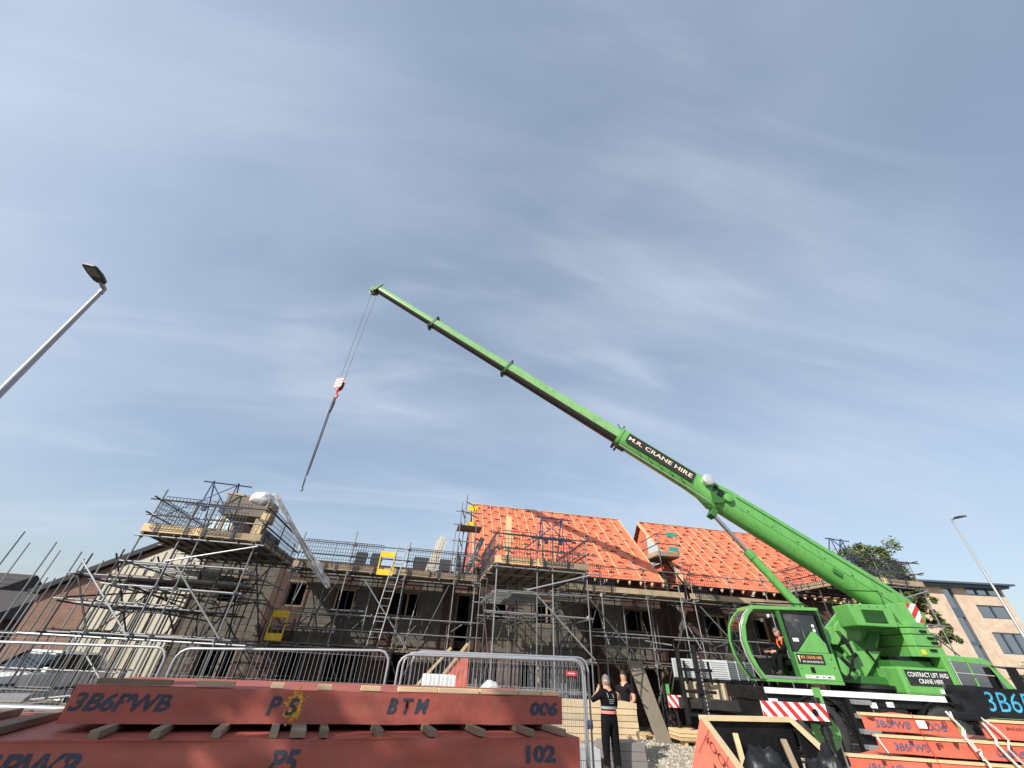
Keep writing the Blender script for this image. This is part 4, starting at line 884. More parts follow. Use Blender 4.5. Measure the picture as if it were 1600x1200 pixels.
for x, z in ((10.15, 2.2), (10.15, 2.42), (9.15, 2.15)): P('bolt', B().lathe((x, CY0-.004, z), (0, -1, 0), [(0, .016), (.012, .014), (.014, .004)], 8), 'black', lp)
P('warning_decal', B().add([(11.0, 14.876, 2.2), (11.16, 14.876, 2.2), (11.08, 14.876, 2.34)], [(0, 1, 2)]), 'yellow'); P('warning_decal', B().box(13.2, 13.34, 14.205, 14.215, 2.68, 2.8), 'yellow')
for k in range(5): P('bolt', B().lathe((11.5+k*.28, 14.118, 3.92), (0, -1, 0), [(0, .018), (.014, .016), (.016, .004)], 8), 'green_dark')
P('grab_rail', B().path([(11.5, 14.1, 4.0), (11.5, 14.1, 4.35), (12.6, 14.1, 4.38), (12.6, 14.1, 4.0)], .016, 6), 'black', smooth=True)
P('work_lamp', B().box(10.32, 10.5, 14.3, 14.42, 3.35, 3.5).tube((10.41, 14.36, 3.2), (10.41, 14.36, 3.36), .015), 'black', bevel=.01)
for i in range(5): P('hose', B().path([(11.15+.05*i, 14.9, 3.25), (11.3+.04*i, 14.78, 2.95), (11.22+.05*i, 14.75, 2.75), (11.38, 14.85, 2.6)], .014, 6), 'black', smooth=True)
# --- boom
T0, T1 = V((14.55, 15.5, 3.80)), V((-8.30, 15.5, 19.58)); AX = (T1-T0).normalized(); UPB = V((-AX.z, 0, AX.x)); UPB = -UPB if UPB.z < 0 else UPB; SD = V((0, 1, 0))
def sB(x): return (x-T0.x)/AX.x            # distance along the boom at crane x
def bp(s, v, w): return T0+AX*s+UPB*v+SD*w
def sect(s, top, bot, hw):                  # flat-topped profile with a rounded belly
    pr = [(-hw, top-.06), (-hw+.06, top), (hw-.06, top), (hw, top-.06)]
    bh = min(hw*1.15, (top-bot)*.52)
    for i in range(9): a = math.pi*i/8; pr.append((hw*math.cos(a), (bot+bh)-bh*math.sin(a)))
    return [bp(s, v, w) for w, v in pr]
sc3, sc2, sc1, LEN = sB(4.95), sB(-.3), sB(-4.54), (T1-T0).length
sm = sB(8.7)
P('boom_base', B().loft([sect(-.25, .28, -.28, .3), sect(.3, .46, -.44, .38), sect(1.3, .52, -.50, .40), sect(sm-.3, .50, -.52, .40), sect(sm+.1, .46, -.62, .40), sect(sm+.6, .42, -.44, .37), sect(sm+1.2, .40, -.40, .36), sect(sc3, .39, -.39, .355)]), 'green', smooth=True)
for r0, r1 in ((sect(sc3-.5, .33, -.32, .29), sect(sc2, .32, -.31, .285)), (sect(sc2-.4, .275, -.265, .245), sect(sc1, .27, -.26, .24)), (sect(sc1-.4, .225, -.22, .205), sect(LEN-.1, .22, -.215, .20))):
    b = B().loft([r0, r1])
    for i in range(13): b.m[i] = 1 if 5 <= i <= 10 else 0      # belly faces darker than the sides
    P('boom_section', b, ['green_boom', 'boom_belly_dark'], smooth=True)
for s0, e in ((sc3, .06), (sc2, .06), (sc1, .055)):
    h_ = {sc3: (.42, -.42, .38), sc2: (.35, -.34, .31), sc1: (.295, -.285, .265)}[s0]
    cl_ = P('boom_collar', B().loft([sect(s0-.10, *h_), sect(s0+.03, *h_)]), 'green' if s0 == sc3 else 'green_dark', smooth=True)
    P('collar_plate', B().ob(bp(s0+.02, h_[0]+.08, 0), AX*.03, UPB*.10, SD*.22).ob(bp(s0+.02, h_[1]-.04, 0), AX*.06, UPB*.06, SD*.2), 'black_steel', cl_)
    P('collar_fin', B().bar(bp(s0+.05, h_[0]+.1, .1), bp(s0+.35 if s0 == sc3 else s0+.12, h_[0]+.3, .1), .05, .03), 'green_dark', cl_)
P('stay_bracket', B().ob(bp(sc3-.15, -.55, -.1), AX*.05, UPB*.16, SD*.05).ob(bp(sc3-.35, -.48, -.1), AX*.16, UPB*.04, SD*.08), 'black_steel')
# weld seam, edge rail, lifting eyes on the base section
P('boom_seam', B().bar(bp(.6, -.06, -.403), bp(sm-.3, -.07, -.403), .008, .012, up=UPB), 'green_dark')
for k in range(6): P('boom_lug', B().ob(bp(1.2+k*.95, .02, -.405), AX*.035, UPB*.02, SD*.012), 'green_dark')
P('hose_track', B().bar(bp(.9, .30, -.405), bp(sm-.6, .30, -.405), .02, .05, up=UPB), 'green_dark'); P('inspection_cover', B().ob(bp(2.6, -.2, -.402), AX*.16, UPB*.07, SD*.008), 'green_dark')
for k in range(5): P('boom_lug', B().ob(bp(sm+1.5+k*.5, -.28, -.36), AX*.03, UPB*.03, SD*.02), 'green_dark')
P('service_pipe', B().path([bp(sm+.2, -.5, -.36), bp(sm+1.2, -.44, -.3), bp(sc3-.2, -.44, -.3)], .02, 6), 'silver', smooth=True)
sa, sb_ = sB(7.72), sB(5.3)
P('boom_sign', B().ob(bp((sa+sb_)/2, .06, -.392), AX*(abs(sa-sb_)/2+.08), UPB*.235, SD*.008), 'sign_black')
txt(K, 'sign_lettering', 'M.R. CRANE HIRE', bp(max(sa, sb_), -.03, -.403), -AX, UPB, abs(sa-sb_), .19, 'sign_cream', .008)
P('cable_drum', B().lathe(bp(sB(8.18), .22, -.30), (0, -1, 0), [(0, .20), (.24, .20), (.24, .235), (.36, .235), (.38, .20), (.385, .02)], 26), 'silver', smooth=True)
P('sheave_pin', B().lathe(bp(sB(8.95), .02, -.36), (0, -1, 0), [(0, .17), (.2, .17), (.22, .12), (.22, .01)], 20), 'green', smooth=True)
P('boom_shoulder', B().prism([bp(sm-.4, .30, -.41), bp(sm+.25, .2, -.41), bp(sm+.35, -.1, -.41), bp(sm+.1, -.5, -.41), bp(sm-.2, -.3, -.41)], SD*-.03), 'green_dark')
P('hydraulic_block', B().ob(bp(sm+.02, .05, -.46), AX*.09, UPB*.13, SD*.05).ob(bp(sm+.25, .18, -.45), AX*.07, UPB*.05, SD*.05), 'black_steel')
cyl_t, cyl_b = V((8.45, 15.5, 7.12)), V((11.55, 15.5, 2.75)); cm = V((9.36, 15.5, 5.74))
cm = cyl_t.lerp(cyl_b, .30)
P('cylinder_rod', B().tube(cyl_t, cm.lerp(cyl_b, .1), .085, 20), 'chrome', smooth=True)
P('cylinder_barrel', B().tube(cm, cyl_b, .15, 24).tube(cm-(cyl_b-cyl_t).normalized()*.0, cm+(cyl_b-cyl_t).normalized()*.28, .172, 24), 'green', smooth=True)
P('cylinder_lug', B().ob(cyl_t+V((0, 0, .1)), AX*.12, UPB*.22, SD*.2), 'green_dark', bevel=.02)
P('boom_pivot', B().tube((13.0, 14.55, 3.85), (13.0, 16.45, 3.85), .14, 20), 'green_dark', smooth=True)
# boom head
hd_ = P('boom_head', B().ob(bp(LEN-.05, -.02, 0), AX*.10, UPB*.26, SD*.24).prism([bp(LEN+.02, .12, -.2), bp(LEN+.3, -.12, -.2), bp(LEN+.22, -.46, -.2), bp(LEN-.1, -.38, -.2)], SD*.05).prism([bp(LEN+.02, .12, .15), bp(LEN+.3, -.12, .15), bp(LEN+.22, -.46, .15), bp(LEN-.1, -.38, .15)], SD*.05), 'green_dark', bevel=.01)
for w in (-.08, 0, .08): P('sheave', B().lathe(bp(LEN+.12, -.26, w-.025), SD, [(0, .05), (0, .19), (.015, .17), (.03, .17), (.045, .19), (.045, .05)], 20), 'silver', hd_, smooth=True)
P('anemometer', B().tube(bp(LEN-.05, .2, 0), bp(LEN+.1, .48, 0), .018).ob(bp(LEN+.1, .48, 0), AX*.06, UPB*.02, SD*.02), 'black', hd_)
P('head_bracket', B().bar(bp(LEN-.35, .24, .1), bp(LEN-.3, .4, .1), .04, .04), 'green', hd_)
# outriggers
def outrigger(cx, y0, y1, w, h, zb, n, label, px):
    og = P('outrigger_beam', B().box(px-.16, px+.16, min(y0, y1), max(y0, y1), .92, 1.28), 'black_steel', bevel=.01)
    chevron(og, (cx-w/2, y1-.02, zb), (1, 0, 0), w, h, n)
    P('outrigger_jack', B().tube((px, y1+.12, .35), (px, y1+.12, 1.5), .10, 16), 'green' if y1 > 16 else 'black_steel', og, smooth=True)
    P('jack_rod', B().tube((px, y1+.12, .08), (px, y1+.12, .4), .055, 14), 'chrome', og, smooth=True)
    P('jack_foot', B().lathe((px, y1+.12, .03), (0, 0, 1), [(0, .26), (.04, .26), (.08, .10)], 20), 'black_steel', og, smooth=True)
    return og
outrigger(8.18, 14.75, 13.5, 1.78, .37, 1.0, 6, '', 8.95)
P('lens_hole', B().lathe((8.72, 13.46, 1.18), (0, -1, 0), [(0, .075), (.004, .075)], 16), 'black')
P('green_post', B().box(8.93, 9.12, 13.55, 13.62, 1.38, 1.72), 'green'); P('silver_rod', B().tube((9.02, 13.3, .05), (9.02, 13.3, .72), .022, 10), 'chrome', smooth=True)
# rear far outrigger standing out to the left of the carrier
og = P('outrigger_beam', B().bar((8.2, 16.2, 1.08), (6.25, 17.0, 1.08), .26, .28), 'black_steel', bevel=.01)
chevron(og, (5.92, 16.85, .93), (1, 0, 0), .46, .33, 2)
P('green_post', B().box(5.94, 6.04, 16.92, 16.98, 1.28, 1.55), 'green', og)
P('outrigger_jack', B().tube((6.22, 17.0, .12), (6.22, 17.0, 1.1), .045, 14), 'black_steel', og, smooth=True)
P('jack_foot', B().prism([(5.9, 16.75, .06), (6.55, 16.75, .06), (6.55, 17.3, .06), (5.9, 17.3, .06)], (0, 0, .05)).lathe((6.22, 17.0, .11), (0, 0, 1), [(0, .16), (.18, .06)], 14), 'black_steel', og)
# hook block and sling hang from the boom head
HX, HY = -8.42, 15.5
hk = thing('hook_block', 'red and white striped crane hook block hanging on two wire ropes', 'hook block', (HX, HY, 11.9), crane=True)
for x0, x1 in ((-8.50, -8.56), (-8.27, -8.24)): B().tube((x0, HY, 12.85), (x1, HY, 19.15), .010, 6).make('wire_rope', 'galv_dark', hk)
def hp(w, z): return (HX+w, HY, z)
for dy in (-.13, .09):
    pl = [(HX+x, HY+dy, z) for x, z in ((-.20, 12.9), (.12, 12.95), (.22, 12.8), (.20, 12.35), (.06, 12.2), (-.1, 12.2), (-.22, 12.4))]
    cp = B().prism([(HX+(x_-HX)*.85, y_, 12.55+(z_-12.55)*.9) for x_, y_, z_ in pl], (0, .04, 0)).make('cheek_plate', 'red', hk, bevel=.008)
    if dy < 0:
        for z in (12.33, 12.5, 12.67): B().add([(HX-.17, HY+dy-.004, z-.01), (HX-.17, HY+dy-.004, z+.09), (HX+.17, HY+dy-.004, z+.18), (HX+.17, HY+dy-.004, z+.11)], [(0, 1, 2, 3)]).make('stripe', 'white', cp)
B().lathe((HX, HY-.08, 12.62), (0, 1, 0), [(0, .19), (.16, .19)], 20).make('sheave', 'black_steel', hk, smooth=True)
B().path([(HX, HY, 12.2), (HX+.02, HY, 12.05), (HX+.11, HY, 11.93), (HX+.08, HY, 11.8), (HX-.02, HY, 11.77), (HX-.09, HY, 11.85)], [.05, .045, .045, .05, .045, .02], 8).make('hook', 'red', hk, smooth=True)
sl = thing('lifting_sling', 'grey chain sling hanging empty below the crane hook', 'sling', (HX, HY, 7.2), crane=True)
B().path([(HX+.02, HY, 11.8), (HX+.03, HY, 11.5), (HX+.02, HY, 11.0)], [.05, .085, .06], 8).make('master_link', 'galv_dark', sl, smooth=True)
for k, (dx, dy) in enumerate(((-.03, 0), (.03, .02), (0, -.04))):
    B().path([(HX+dx, HY+dy, 11.1), (HX+.03+dx, HY+dy, 9.4), (HX+.06+dx*.6, HY+dy, 7.6+.3*k)], .02, 7).make('chain_leg', 'galv_dark', sl, smooth=True)
B().path([(HX+.06, HY, 7.7), (HX+.07, HY, 7.35), (HX+.13, HY, 7.25), (HX+.05, HY, 7.2)], .03, 6).make('hook', 'galv_dark', sl, smooth=True)
# ================================================================== red floor cassettes in the foreground
SURF = {}
def cassette(A, Bp, z0, z1, depth, m, label, name='floor_cassette', wob=.012, seed=1, group='red wrapped floor cassettes', skew=0):
    A = V((*A, 0)); Bq = V((*Bp, 0)); u = (Bq-A).normalized(); n = V((-u.y, u.x, 0)); L_ = (Bq-A).length
    t = thing(name, label, 'cassette', (A+Bq)/2+V((0, 0, z0)), group)
    def disp(s, z): return (NZ.noise(V((s*.8, z*5, seed*3.1)))*1.1+NZ.noise(V((s*2.6, z*9, seed*7.7)))*.5)*wob
    def edge(s, z): return min(1, max(0, min(s, L_-s))/(.36))*min(1, max(0, min(z-z0, z1-z))/((z1-z0)/6)+.35)
    SURF[t.name] = lambda p: A+u*((p-A).dot(u))-n*(disp((p-A).dot(u), p.z)*edge((p-A).dot(u), p.z)+.006)+V((0, 0, p.z))
    b = B(); nx = max(8, int(L_/.1)); nz = 6; rows = []
    for j in range(nz+1):
        z = z0+(z1-z0)*j/nz; row = []
        for i in range(nx+1):
            s = L_*i/nx; w = disp(s, z)*edge(s, z)
            dzz = NZ.noise(V((s*1.3, seed*5.5, 2)))*wob*.8 if j in (0, nz) else 0
            row.append(A+u*s-n*w+V((0, 0, z+dzz)))
        rows.append(row)
    back = [[A+V((0, 0, z))+n*depth+u*skew, Bq+V((0, 0, z))+n*depth] for z in (z0, z1)]
    b.loft(rows, caps=False, closed=False)
    k = len(b.v); b.v += [rows[0][0], rows[0][-1], back[0][1], back[0][0], rows[-1][0], rows[-1][-1], back[1][1], back[1][0]]
    for f in ((4, 5, 6, 7), (0, 3, 2, 1), (0, 4, 7, 3), (1, 2, 6, 5), (3, 7, 6, 2)): b.f.append(tuple(k+i for i in f)); b.m.append(0)
    b.make('wrapped_side', m, t, smooth=True)
    return t, A, u, n, L_
def on(A, u, n, s, z, off=.02): return A+u*s-n*off+V((0, 0, z))
def stencil(t, A, u, n, s0, s1, z0, z1, word, m='stencil', shear=.18, bold=.03): txt(t, 'stencil_lettering', word, on(A, u, n, s0, z0), u, (0, 0, 1), s1-s0, z1-z0, m, bold, shear, SURF[t.name])
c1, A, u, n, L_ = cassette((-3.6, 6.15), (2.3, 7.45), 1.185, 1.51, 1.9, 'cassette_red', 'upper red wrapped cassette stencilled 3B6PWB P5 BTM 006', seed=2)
stencil(c1, A, u, n, .03, .93, 1.29, 1.45, '3B6PWB'); stencil(c1, A, u, n, 1.94, 2.08, 1.27, 1.45, 'P'); stencil(c1, A, u, n, 2.15, 2.28, 1.265, 1.43, '5')
stencil(c1, A, u, n, 3.38, 3.93, 1.29, 1.455, 'B T M'); stencil(c1, A, u, n, 5.49, 5.96, 1.285, 1.445, '006', bold=.05)
sp = B(); rnd = random.Random(4)
for i in range(190):
    a = rnd.uniform(0, 6.28); rr = abs(rnd.gauss(.085, .028)); p = SURF[c1.name](on(A, u, n, 2.235+math.cos(a)*rr*.8, 1.355+math.sin(a)*rr*1.3))+n*.003; q = rnd.uniform(.004, .012)
    sp.add([p-u*q-V((0, 0, q)), p+u*q-V((0, 0, q)), p+u*q+V((0, 0, q)), p-u*q+V((0, 0, q))], [(0, 1, 2, 3)])
tag(sp.make('spray_mark', 'yellow_spray', c1), kind='stuff')
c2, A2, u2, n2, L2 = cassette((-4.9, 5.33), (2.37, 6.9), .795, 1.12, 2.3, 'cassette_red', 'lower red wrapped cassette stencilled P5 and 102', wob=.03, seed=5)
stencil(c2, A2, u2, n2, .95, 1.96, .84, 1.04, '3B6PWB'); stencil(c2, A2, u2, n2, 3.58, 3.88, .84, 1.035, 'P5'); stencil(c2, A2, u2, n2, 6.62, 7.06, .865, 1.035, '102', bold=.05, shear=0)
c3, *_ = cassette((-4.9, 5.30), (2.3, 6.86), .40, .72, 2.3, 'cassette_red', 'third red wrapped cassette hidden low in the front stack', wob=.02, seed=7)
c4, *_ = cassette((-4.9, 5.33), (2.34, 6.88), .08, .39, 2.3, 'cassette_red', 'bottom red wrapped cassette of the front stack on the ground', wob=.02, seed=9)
# timber bearers: between the two front cassettes, under the stack and along the top
names = ['leftmost', 'second', 'third', 'fourth', 'fifth', 'sixth', 'seventh', 'eighth', 'ninth', 'tenth', 'eleventh', 'twelfth', 'thirteenth', 'last']
sps = [.55, 1.05, 1.95, 2.45, 3.0, 3.55, 3.8, 4.08, 4.7, 5.35, 6.0, 6.7, 7.2]
for i, s in enumerate(sps):
    w = (.16 if i in (1, 6) else .085); p = on(A2, u2, n2, s, 1.1575, -.02); q = p+n2*1.9+u2*U(-.05, .05)
    o = B().bar(p, q, w, .068).make('timber_bearer', 'board', bevel=.004)
    tag(o, names[i]+' timber bearer from the left between the two front red cassettes', 'timber', 'timber bearers between the front cassettes')
for s in (.8, 2.6, 4.4, 6.2):
    for z, nm in ((.757, 'upper'), (.04, 'ground')):
        o = B().bar(on(A2, u2, n2, s, z, -.05), on(A2, u2, n2, s, z, -.05)+n2*2.1, .09, .062 if nm == 'upper' else .07).make('timber_bearer', 'timber_end')
        tag(o, names[int((s-.8)/1.8+.5)]+(' bearer from the left under the lower stencilled front cassette' if nm == 'upper' else ' bearer from the left on the ground under the front stack'), 'timber', 'hidden bearers under the front stack')
tops = [(.15, .85, 'board'), (1.1, 1.5, 'toe'), (1.9, 2.05, 'timber_pale'), (2.45, 2.62, 'timber_pale'), (3.0, 3.25, 'timber_pale'), (3.5, 4.05, 'timber_pale'), (4.06, 4.66, 'timber_pale'), (4.7, 5.3, 'timber_pale'), (5.32, 5.7, 'timber_pale'), (5.72, 6.0, 'timber')]
for i, (a, b_, m) in enumerate(tops):
    p = on(A, u, n, a, 1.547, -.06-.02*(i % 3)); q = on(A, u, n, b_, 1.547, -.06-.02*(i % 3))
    o = B().bar(p, q, .095, .05).make('timber_batten', m, bevel=.003); tag(o, names[i]+' short batten from the left lying on the upper red cassette', 'timber', 'battens on top of the front stack')

# right-hand stack
R0, R1 = V((6.72, 6.5)), V((11.2, 5.2)); ud = (R1-R0).normalized()
lab = ['top left cassette of the right stack stencilled 006 with a white label', 'second cassette of the right stack under the stencilled top one', 'third cassette of the right stack reaching further left', 'fourth cassette low in the right stack', 'fifth cassette low in the right stack', 'bottom cassette of the right stack']
for i in range(6):
    z1 = 1.53-.24*i; a = R0+ud*(-.38 if i == 2 else -.02*i+(.12 if i == 1 else 0)); e = R1 if i else R0+ud*1.30
    c, Ar, ur, nr, Lr = cassette(tuple(a), tuple(e), z1-.205, z1-.035, 1.3, 'cassette_orange', lab[i], wob=.014, seed=20+i, skew=1.25, group='red wrapped cassettes in the right stack')
    bar(c, 'top_plate', on(Ar, ur, nr, 0, z1-.017, -.03), on(Ar, ur, nr, Lr, z1-.017, -.03), .09, .032, 'timber')
    if i < 3:
        mk = B(); off = .019
        def tri(s, z, w, h): mk.add([on(Ar, ur, nr, s-w, z+h, off), on(Ar, ur, nr, s+w, z+h, off), on(Ar, ur, nr, s+w*.25, z, off)], [(0, 1, 2)])
        def ringm(s, z, r):
            q = [(s+r*math.cos(k*.5236), z+r*math.sin(k*.5236)) for k in range(12)]; q2 = [(s+r*.72*math.cos(k*.5236), z+r*.72*math.sin(k*.5236)) for k in range(12)]
            mk.add([on(Ar, ur, nr, *p, off) for p in q+q2], [(k, (k+1) % 12, 12+(k+1) % 12, 12+k) for k in range(12)])
        if i == 0: ringm(.38, z1-.075, .035); ringm(1.12, z1-.08, .035); tri(.12, z1-.085, .07, .035); tri(.86, z1-.15, .06, .09)
        else: tri(.45, z1-.10, .035, .05); tri(1.05, z1-.11, .04, .07); tri(2.2, z1-.1, .05, .05)
        mk.make('printed_marks', 'membrane_mark', c)
    if i == 0:
        stencil(c, Ar, ur, nr, .16, .66, z1-.165, z1-.075, '3B6PWB', 'stencil_worn'); stencil(c, Ar, ur, nr, .88, 1.14, z1-.17, z1-.075, '006', 'stencil_worn')
        B().ob(on(Ar, ur, nr, .80, z1-.10, .021), ur*.065, nr*.001, V((0, 0, .045))).make('paper_label', 'white', c)
    if i == 1:
        stencil(c, Ar, ur, nr, .20, .68, z1-.17, z1-.08, '3B6PWB', 'stencil_worn'); txt(c, 'printed_lettering', 'F', on(Ar, ur, nr, .78, z1-.12), ur, (0, 0, 1), .09, .06, 'membrane_mark', .02); stencil(c, Ar, ur, nr, 1.55, 1.95, z1-.17, z1-.08, '006', 'stencil_worn')
    if i == 2: stencil(c, Ar, ur, nr, .2, .7, z1-.17, z1-.08, '3B6PWB', 'stencil_worn')
c, Ar, ur, nr, Lr = cassette(tuple(R0+ud*1.62-V((0, .0))), tuple(R1), 1.315, 1.50, 1.2, 'cassette_orange', 'top right cassette of the right stack under the black wrapped one', wob=.014, seed=31, skew=1.1, group='red wrapped cassettes in the right stack')
bar(c, 'top_plate', on(Ar, ur, nr, 0, 1.52, -.03), on(Ar, ur, nr, Lr, 1.52, -.03), .09, .032, 'timber')
txt(c, 'stencil_lettering', '006', on(Ar, ur, nr, .75, 1.34), ur, (0, 0, 1), .5, .11, 'stencil_worn', .03, .18, SURF[c.name]); txt(c, 'printed_lettering', 'ROOF', on(Ar, ur, nr, .32, 1.43), ur, (0, 0, 1), .3, .028, 'membrane_mark', .02)
wr, Aw, uw, nw, Lw = cassette(tuple(R0+ud*1.42), tuple(R1+ud*.4), 1.56, 1.915, 1.1, 'black_plastic', 'black plastic wrapped cassette with blue sprayed lettering on the right stack', wob=.02, seed=41, skew=1.05, name='wrapped_cassette', group=None)
txt(wr, 'spray_lettering', '3B6P', on(Aw, uw, nw, .44, 1.63, .037), uw, (0, 0, 1), .66, .235, 'blue_spray', .0, .22, SURF[wr.name])
cr = B(); rows = []
for j in range(9):
    row = []
    for i in range(13):
        s, z = -.08+.5*i/12, 1.56+.37*j/8; w = .03+abs(NZ.noise(V((s*7, z*6, 1.7))))*.16*(1-i/13); row.append(on(Aw, uw, nw, s+.05*NZ.noise(V((z*8, s*4, 3))), z-.10*(1-i/12)*(1-j/8), w))
    rows.append(row)
cr.loft(rows, caps=False, closed=False); cr.make('crumpled_end', 'black_plastic', wr, smooth=True)
ra, rb2 = R0+ud*1.30, 1.5
hs = B().ob(on(Aw, uw, nw, .02, 1.56, .06), uw*.17, nw*.05, V((0, 0, .05))).make('loose_flap', 'black_plastic', wr, bevel=.02)
def strap(pts, r, label): tag(B().path(pts, r, 6).make('strap', 'strap_white', smooth=True), label, 'strap', 'white webbing straps on the right stack')
O_ = lambda s, z, off=.05: on(V((R0.x, R0.y, 0)), V((ud.x, ud.y, 0)), V((-ud.y, ud.x, 0)), s, z, off)
strap([O_(1.20, 1.60), O_(1.22, 1.52, .09), O_(1.30, 1.42, .08), O_(1.27, 1.34, .07), O_(1.33, 1.26, .08), O_(1.36, 1.16, .07), O_(1.41, 1.06, .09), O_(1.42, .92, .08)], .016, 'knotted white strap hanging left of the black flap')
strap([O_(1.26, 1.60), O_(1.24, 1.5, .07), O_(1.33, 1.4, .06), O_(1.26, 1.30, .1), O_(1.30, 1.18, .12), O_(1.40, 1.2, .08), O_(1.36, 1.08, .1)], .012, 'looped white strap tangled left of the black flap')
strap([O_(1.58, 1.58), O_(1.63, 1.45, .08), O_(1.68, 1.32, .07), O_(1.66, 1.26, .07), O_(1.72, 1.14, .08), O_(1.80, 1.02, .08), O_(1.84, .9, .08)], .018, 'white strap hanging right of the black flap')
strap([O_(1.62, 1.57), O_(1.74, 1.44, .09), O_(1.82, 1.32, .1), O_(1.76, 1.22, .1), O_(1.84, 1.1, .09), O_(1.98, .95, .09)], .013, 'looser white strap further right on the stack')
strap([O_(2.1, 1.30, .03), O_(2.16, 1.2, .04), O_(2.2, 1.06, .04), O_(2.3, .85, .04)], .02, 'flat white strap at the right edge of the stack')
strap([O_(.10, 1.28, .03), O_(.11, 1.2, .05), O_(.17, 1.09, .04)], .012, 'short white strap at the left end of the right stack')
tag(B().path([O_(.70, 1.56), O_(.71, 1.5, .04), O_(.74, 1.3, .04), O_(.78, 1.1, .04), O_(.80, .9, .04)], .005, 5).make('string', 'red'), 'thin red string tied down the right stack', 'string')

# roof dormer box with its open side up
TL, TR, e1 = V((5.01, 8.0, 1.28)), V((6.75, 8.0, 1.30)), V((-.2, -1.0, -.45)); e2 = V((-.6, -.42, -.60)).normalized(); e1n = e1.normalized()
d = thing('dormer_box', 'open timber framed roof box with an orange ROOF panel on its side', 'dormer box', (5.9, 7.2, 0))
bar(d, 'frame_rail', TL-V((.05, 0, 0)), TR, .08, .07, 'timber_pale'); bar(d, 'frame_rail', TL, TL+e1*1.9, .08, .07, 'timber_pale', up=(.2, -.4, .9)); bar(d, 'frame_rail', TR, TR+e1*.75, .08, .06, 'timber_pale', up=(.2, -.4, .9))
pn = lambda p: p+e2*((p.z-.02)/-e2.z)
lp_ = B().prism([TL+V((-.05, 0, 0)), TL+e1*1.9+V((-.05, 0, -.02)), pn(TL+e1*1.9), pn(TL)], V((.03, .01, 0))).make('roof_panel', 'cassette_orange', d)
nm = (-e1n).cross(e2).normalized()
txt(d, 'printed_lettering', 'ROOF', TL+e1n*1.02+e2*.17+nm*.045, -e1n, e2, .80, .125, 'membrane_mark', .0)
mk = B()
for s, w in ((.55, .0), (1.0, .1)): mk.add([TL+e1n*s+e2*.42+nm*.045, TL+e1n*(s+.3)+e2*.44+nm*.045, TL+e1n*(s+.2)+e2*.85+nm*.045], [(0, 1, 2)])
for s in (.3, .9): mk.add([TL+e1n*s+e2*.05+nm*.045, TL+e1n*(s+.012)+e2*.05+nm*.045, TL+e1n*(s-.18)+e2*.6+nm*.045, TL+e1n*(s-.192)+e2*.6+nm*.045], [(0, 1, 2, 3)])
mk.make('printed_marks', 'membrane_mark', d)
B().prism([TL+V((0, .04, -.03)), TR+V((0, .04, -.03)), V((6.8, 8.05, .02)), V((4.95, 8.05, .02))], (0, .04, 0)).make('rear_panel', 'black_plastic', d)
B().prism([TR+V((.03, 0, -.03)), TR+e1*1.6+V((.03, 0, -.03)), V((6.40, 6.35, .02)), V((6.85, 8.0, .02))], (.04, 0, 0)).make('side_panel', 'black_plastic', d)
bar(d, 'loose_timber', (5.95, 7.0, .05), (6.28, 7.75, 1.05), .09, .05, 'board')
bar(d, 'loose_timber', (5.45, 7.75, .5), (5.5, 7.9, 1.1), .08, .04, 'timber')
sack((5.45, 7.2, .05), .34, .34, .52, 5, 'crumpled black plastic heaped inside the open roof box', 'plastic_heap', 'black_plastic', 'plastic sheet')
sack((6.12, 6.75, .02), .30, .32, .58, 8, 'black plastic sheet draped over the right side of the roof box', 'plastic_drape', 'black_plastic', 'plastic sheet')

# ================================================================== fence panels
def fence(x0, x1, z0, z1, y, label, ez=0):
    f = thing('mesh_fence', label, 'fence panel', ((x0+x1)/2, y, 0), 'mesh site fence panels')
    H_ = lambda x: z0+(z1-z0)*(x-x0)/(x1-x0); r = .19
    pts = [(x0, y, .08), (x0, y, H_(x0)-r)]+[(x0+r-r*math.cos(a), y, H_(x0)-r+r*math.sin(a)) for a in (.4, .8, 1.2)]+[(x0+r, y, H_(x0))]+[(x1-r, y, H_(x1))]+[(x1-r+r*math.sin(a), y, H_(x1)-r+r*math.cos(a)) for a in (.4, .8, 1.2)]+[(x1, y, H_(x1)-r), (x1, y, .08)]
    B().path(pts, .021, 8).make('frame', 'galv_bright', f, smooth=True)
    B().tube((x0, y, .22), (x1, y, .22), .016).make('bottom_rail', 'galv_bright', f, smooth=True)
    w = B(); n_ = int((x1-x0)/.076)
    for i in range(1, n_): x = x0+(x1-x0)*i/n_; e = max(0, r-min(x-x0, x1-x)); w.box(x-.0026, x+.0026, y-.0026, y+.0026, .22, H_(x)-(r-math.sqrt(max(0, r*r-e*e)))-.01)
    for k in range(5): z = .3+k*.4; w.box(x0, x1, y-.006, y-.002, z-.002, z+.002)
    tag(w.make('wire_mesh', 'galv_bright', f), kind='stuff')
    for x in (x0, x1): B().box(x-.11, x+.11, y-.33, y+.33, .004, .13).make('foot_block', 'black', f, bevel=.02)
    return f
fence(-7.85, -4.2, 1.81, 1.865, 9.0, 'leftmost mesh fence panel in front of the white car')
fence(-4.05, -.52, 1.87, 1.99, 9.0, 'second mesh fence panel from the left, under the low yellow gate')
fence(-.33, 3.22, 1.95, 2.0, 9.0, 'nearest of the three overlapping fence panels beside the two workers')
fence(-.25, 3.30, 1.985, 2.02, 9.12, 'middle one of the three overlapping fence panels beside the two workers')
fence(-.10, 3.42, 2.015, 2.055, 9.24, 'rearmost of the three overlapping fence panels beside the two workers')
g_ = tag(B().box(2.86, 3.08, 8.965, 8.972, 1.755, 1.83).make('warning_sign', 'sign_red'), 'small red warning sign wired to the fence corner', 'sign')
B().box(2.90, 3.04, 8.962, 8.9645, 1.785, 1.80).make('sign_strip', 'white', g_)
